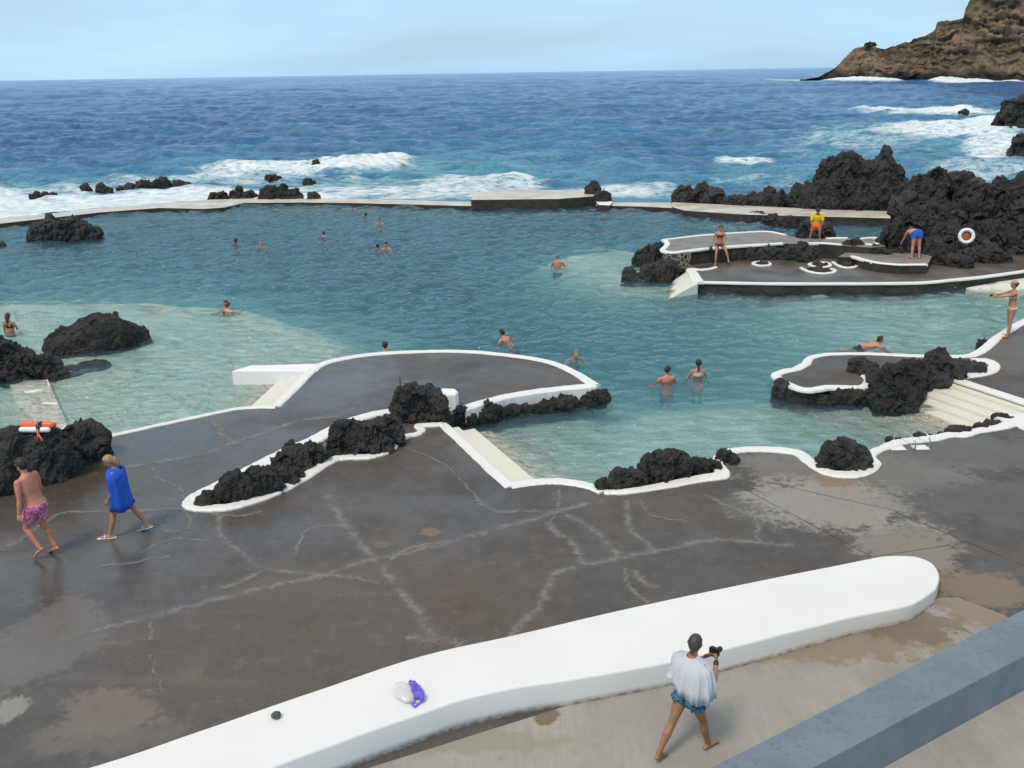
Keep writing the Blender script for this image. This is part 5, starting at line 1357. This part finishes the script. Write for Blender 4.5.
swimmer('brown haired swimmer midway between the left pair and the far group', 324, 236, 0, 1, 1.47, skin='red', hair='brown', arms=ARMS_OUT, **TREAD)
swimmer('farthest swimmer, a dark head nearest the foamy sea wall', 366, 217, .3, 1, 1.49, skin='tan', hair='dark', arms=ARMS_OUT, **TREAD)
swimmer('swimmer with bare shoulders just right of the farthest one', 381, 223.5, -.4, -1, 1.36, skin='fair', hair='brown', arms=ARMS_OUT, lean=15, **TREAD)
swimmer('dark haired swimmer, left one of the close pair in mid pool', 378, 249, .6, 1, 1.49, skin='tan', hair='dark', arms=ARMS_OUT, **TREAD)
swimmer('swimmer reaching forward, right one of the close pair in mid pool', 388.5, 247, -.5, -1, 1.43, skin='fair', hair='dark', arms=((55, 15, 35), (60, 15, 35)), lean=20, **TREAD)

# ------------------------------------------------------------------ lifebuoy, rescue tube, ladder and the small things
M['buoy'] = simple('buoy_white', (.78, .78, .77), .5, .06); M['buoy_red'] = simple('buoy_bracket_rust', (.26, .075, .03), .7, .3)
bp = P(966, 252, 0) + Vector((0, .0, 0)); bp = P(966.5, 236, 1.05)
def torus(R0, r0, n=40, m_=14, a0=0, a1=2 * math.pi, rs=1.0):
    V = []; Fc = []; full = abs(a1 - a0 - 2 * math.pi) < 1e-6; k = n if full else n + 1
    for i in range(k):
        a = a0 + (a1 - a0) * i / n
        for j in range(m_):
            b = 2 * math.pi * j / m_; q = R0 + r0 * math.cos(b); V.append((q * math.cos(a), r0 * rs * math.sin(b), q * math.sin(a)))
    for i in range(n):
        for j in range(m_): Fc.append((i * m_ + j, ((i + 1) % k) * m_ + j, ((i + 1) % k) * m_ + (j + 1) % m_, i * m_ + (j + 1) % m_))
    if not full: Fc += [tuple(range(m_)), tuple(range((k - 1) * m_ + m_ - 1, (k - 1) * m_ - 1, -1))]
    return V, Fc
lb = empty('lifebuoy', bp, R(8)); lb.rotation_euler = (R(-14), 0, R(-14)); tag(lb, 'white ring lifebuoy hung on a rusty bracket against the black rock massif', 'lifebuoy')
mesh_obj('ring', *torus(.27, .075), M['buoy'], lb, True)
for k in range(4):
    a = k * math.pi / 2 + .78; mesh_obj('band', *torus(.27, .079, 4, 14, a - .12, a + .12), M['buoy'], lb, True)
V, Fc = ellips(Vector((0, .06, -.02)), .19, .06, .19, None, 3); mesh_obj('bracket', V, Fc, M['buoy_red'], lb, True)
V, Fc = capsule_rings([Vector((0, .05, 0)), Vector((0, .9, -.2))], [.05, .05], 10); mesh_obj('arm', V, Fc, M['buoy_red'], lb, True)

M['tube_o'] = simple('rescue_orange', (.72, .13, .06), .45, .1); M['tube_w'] = simple('rescue_white', (.74, .76, .80), .45, .06)
from mathutils.bvhtree import BVHTree
def drop(o, x, y):
    bv = BVHTree.FromPolygons([v.co + o.location for v in o.data.vertices], [p_.vertices[:] for p_ in o.data.polygons])
    hit = bv.ray_cast(Vector((x, y, 9)), Vector((0, 0, -1)))[0]; return hit.z if hit else 0
big_rock = bpy.data.objects['lava_rock']; t0 = P(25, 436, 1.0); t0.z = max(drop(big_rock, t0.x + dx_, t0.y) for dx_ in (.1, .3, .5)) + .03
rt = empty('rescue_tube', t0, R(-3)); tag(rt, 'orange and white foam rescue tube lying on the black rock at left', 'rescue tube')
V, Fc = capsule_rings([Vector((0, 0, .09)), Vector((.32, .0, .095)), Vector((.64, .0, .09))], [.068, .072, .066], 16); mesh_obj('orange_half', V, Fc, M['tube_o'], rt, True)
V, Fc = capsule_rings([Vector((0.02, -.10, .02)), Vector((.3, -.10, .02)), Vector((.58, -.10, .02))], [.055, .06, .055], 16); mesh_obj('white_half', V, Fc, M['tube_w'], rt, True)
V, Fc = torus(.10, .018, 20, 8, rs=2.2); mesh_obj('band', [(.40, y - .02, z + .07) if False else (.40 + y, x * 1.15 - .04, z + .06) for x, y, z in V], Fc, M['black'], rt, True)
V, Fc = capsule_rings([Vector((.40, -.16, .06)), Vector((.42, -.21, -.06)), Vector((.38, -.24, -.16)), Vector((.45, -.22, -.05)), Vector((.50, -.24, -.16))], [.022, .024, .02, .022, .018], 8); mesh_obj('strap', V, Fc, M['tube_o'], rt, True)

M['steel'] = newmat('steel')[0]; b_ = M['steel'].node_tree.nodes['Principled BSDF']; b_.inputs['Metallic'].default_value = 1; b_.inputs['Roughness'].default_value = .28; b_.inputs['Base Color'].default_value = (.6, .6, .6, 1)
lc = P(908, 443); ld = (P(880, 449.5) - P(958, 436)); ld.normalize(); outw = Vector((-ld.y, ld.x, 0)); outw = outw if outw.y > 0 else -outw
la = empty('pool_ladder', lc); tag(la, 'small steel pool ladder with curved handrails on the wavy kerb', 'ladder')
for s in (-1, 1):
    o_ = ld * (.20 * s)
    pts = [o_ - outw * .42, o_ - outw * .42 + Vector((0, 0, .18)), o_ - outw * .30 + Vector((0, 0, .30)), o_ - outw * .08 + Vector((0, 0, .33)), o_ + outw * .12 + Vector((0, 0, .26)), o_ + outw * .22 + Vector((0, 0, .1)), o_ + outw * .26 + Vector((0, 0, -.5)), o_ + outw * .28 + Vector((0, 0, -1.2))]
    V, Fc = capsule_rings(catmull(pts, 5), [.017] * (7 * 5 + 1), 10); mesh_obj('handrail', V, Fc, M['steel'], la, True)
for k in range(3):
    z = -.15 - k * .3; V, Fc = capsule_rings([ld * -.24 + outw * .25 + Vector((0, 0, z)), ld * .24 + outw * .25 + Vector((0, 0, z))], [.024, .024], 10); mesh_obj('rung', V, Fc, M['steel'], la, True)

# ringed rock beds on the platform
def ring_bed(label, pts, closed, rocks, w_=.15):
    c = P(sum(p[0] for p in pts) / len(pts), sum(p[1] for p in pts) / len(pts))
    root = empty('rock_bed', c); tag(root, label, 'rock bed', 'white ringed rock beds on the low platform')
    k = ribbon('rim', [p - c for p in PP(pts)], w_, -.05, .055, M['kerb'], closed, 6, parent=root)
    for i, lb_ in enumerate(rocks):
        r_ = rock(label, [lb_], .0, .9, vpx=.9); r_.location = r_.location - c; r_.parent = root; r_.name = 'bed_stone'
        for q in ('label', 'category', 'group'):
            if q in r_: del r_[q]
ring_bed('small oval rock bed with a white rim near the perched woman', [(753, 264.3), (757, 262.3), (765, 262.2), (770, 264.2), (768, 265.8), (760, 266.2)], True, [(756, 768, 265, 261.5)])
ring_bed('larger curling rock bed with a white rim in the middle of the platform', [(809, 264.8), (816, 263.2), (826, 263), (830, 265), (828, 267), (818, 267.8)], True, [(812, 828, 266.4, 262.4)])
ring_bed('open curved rock bed in front of the curling one', [(801, 268.2), (808, 271.8), (820, 274), (832, 273.2), (835, 271), (831, 269.5)], False, [(806, 830, 272.5, 267.2)])
ring_bed('hooked white rimmed bed right of the curling one', [(833, 262.5), (838, 266), (846, 268.2), (855, 267.3), (857, 264.5), (852, 262), (844, 261.4)], False, [(841, 854, 266.5, 262)])

# rounded white wall end beside the cubic rock
lw = slab('wall_end', PP([(442, 412), (456, 411.2), (459, 408), (456, 405.2), (442, 404.8)]), .46, -.1, [M['white']], .07)
tag(lw, 'rounded white wall end standing beside the cubic black rock', 'wall')
V, Fc = capsule_rings([Vector((0, 0, -.2)), Vector((0, 0, .55))], [.014, .012], 8); po = mesh_obj('thin_post', V, Fc, M['black'], None, True); po.location = P(401, 398, .35)
tag(po, 'thin dark stub of a post sticking up behind the cubic rock', 'post')

# bag and stone lying on the white wall
M['purple'] = simple('purple_cloth', (.16, .11, .60), .8, .35, 14)
m, N_, L_, B_ = newmat('clear_plastic'); B_.inputs['Base Color'].default_value = (.78, .76, .74, 1); B_.inputs['Roughness'].default_value = .25; B_.inputs['Alpha'].default_value = .55; M['clear'] = m
q0 = P(409, 695, .43); bt = empty('swim_bag', q0); tag(bt, 'clear plastic bag with a bunched purple cloth lying on the white wall', 'bag')
V, Fc = ellips(Vector((-.06, .0, .05)), .13, .21, .055, Matrix.Rotation(R(28), 3, 'Z'), 4)
a = np.array([v[:] for v in V]); a += .018 * np.stack([fbm(a * 14, 3, 1), fbm(a * 14, 3, 2), fbm(a * 14, 3, 3)], 1) ; mesh_obj('plastic_pouch', a, Fc, M['clear'], bt, True)
V, Fc = ellips(Vector((.09, .02, .06)), .055, .20, .06, Matrix.Rotation(R(24), 3, 'Z'), 4)
a = np.array([v[:] for v in V]); a += .05 * np.stack([fbm(a * 16, 3, 4), fbm(a * 16, 3, 5), fbm(a * 16, 3, 6)], 1); a[:, 2] = np.maximum(a[:, 2], .004); mesh_obj('purple_cloth', a, Fc, M['purple'], bt, True)
V, Fc = capsule_rings([Vector((.15, -.06, .03)), Vector((.17, -.16, .02)), Vector((.10, -.25, .015)), Vector((.05, -.20, .02)), Vector((.10, -.17, .03))], [.012, .013, .014, .013, .012], 8); mesh_obj('drawstring', V, Fc, M['purple'], bt, True)
V, Fc = ellips(Vector((0, 0, .045)), .060, .055, .048, None, 4); a = np.array([v[:] for v in V]); a += .012 * np.stack([fbm(a * 22, 3, 7), fbm(a * 22, 3, 8), fbm(a * 22, 3, 9)], 1)
sb = mesh_obj('round_stone', a, Fc, simple('dark_stone', (.06, .06, .075), .7, .3, 40), None, True); sb.location = P(276.5, 718, .425); tag(sb, 'small dark round stone on top of the white wall', 'stone')
# shrub on the headland
m, N_, L_, B_ = newmat('shrub_leaf'); B_.inputs['Base Color'].default_value = (.05, .062, .03, 1); B_.inputs['Roughness'].default_value = .9; M['leaf'] = m

rr = random.Random(21); bm = bmesh.new(); c = P(24, 328, ZW)
for k in range(150):
    a = rr.gauss(0, .75); b = rr.gauss(0, .45); h = abs(rr.gauss(0, .16)) * (1.2 - min(1, abs(a) / 1.6)); r_ = rr.uniform(.006, .022) * (1 if h > .05 else 1.6)
    q = bmesh.ops.create_icosphere(bm, subdivisions=1, radius=r_); bmesh.ops.translate(bm, verts=q['verts'], vec=(c.x + a, c.y + b, ZW + .05 + h))
m, N_, L_, B_ = newmat('white_spray'); B_.inputs['Base Color'].default_value = (.62, .68, .70, 1); B_.inputs['Roughness'].default_value = .4; M['spray'] = m
sp = bm_obj('splash', bm, m, None, True); sp['kind'] = 'stuff'; sp['label'] = 'white splash of spray beside the swimmer at the left edge'; sp['category'] = 'splash'
def shrub(px, py, R0, label):
    rr = random.Random(int(px)); i = int(np.argmin(np.abs(pxs - px))); jv = int(.79 * NV); g = Vector(flat[i * NV + jv]); bm = bmesh.new()
    for k in range(420):
        d = Vector((rr.gauss(0, 1), rr.gauss(0, 1), abs(rr.gauss(0, .8)))); d = d.normalized() * R0 * rr.uniform(.35, 1) ** .5; d.x *= 1.5
        s_ = rr.uniform(.35, .8); n_ = Vector((rr.gauss(0, 1), rr.gauss(0, 1), rr.gauss(0, 1))).normalized(); t_ = n_.orthogonal().normalized() * s_; b2 = n_.cross(t_)
        p = g + d + Vector((0, 0, .4)); bm.faces.new([bm.verts.new(p + t_), bm.verts.new(p + b2), bm.verts.new(p - t_), bm.verts.new(p - b2)])
    root = empty('shrub', g); tag(root, label, 'shrub'); o = bm_obj('crown', bm, M['leaf'], root); o.location = -g
    V, Fc = capsule_rings([Vector((0, 0, -2)), Vector((0, 0, 1.2))], [.35, .2], 8); mesh_obj('trunk', V, Fc, M['leaf'], root)
shrub(866, 46, 2.6, 'dark shrub on the low ridge of the far headland')
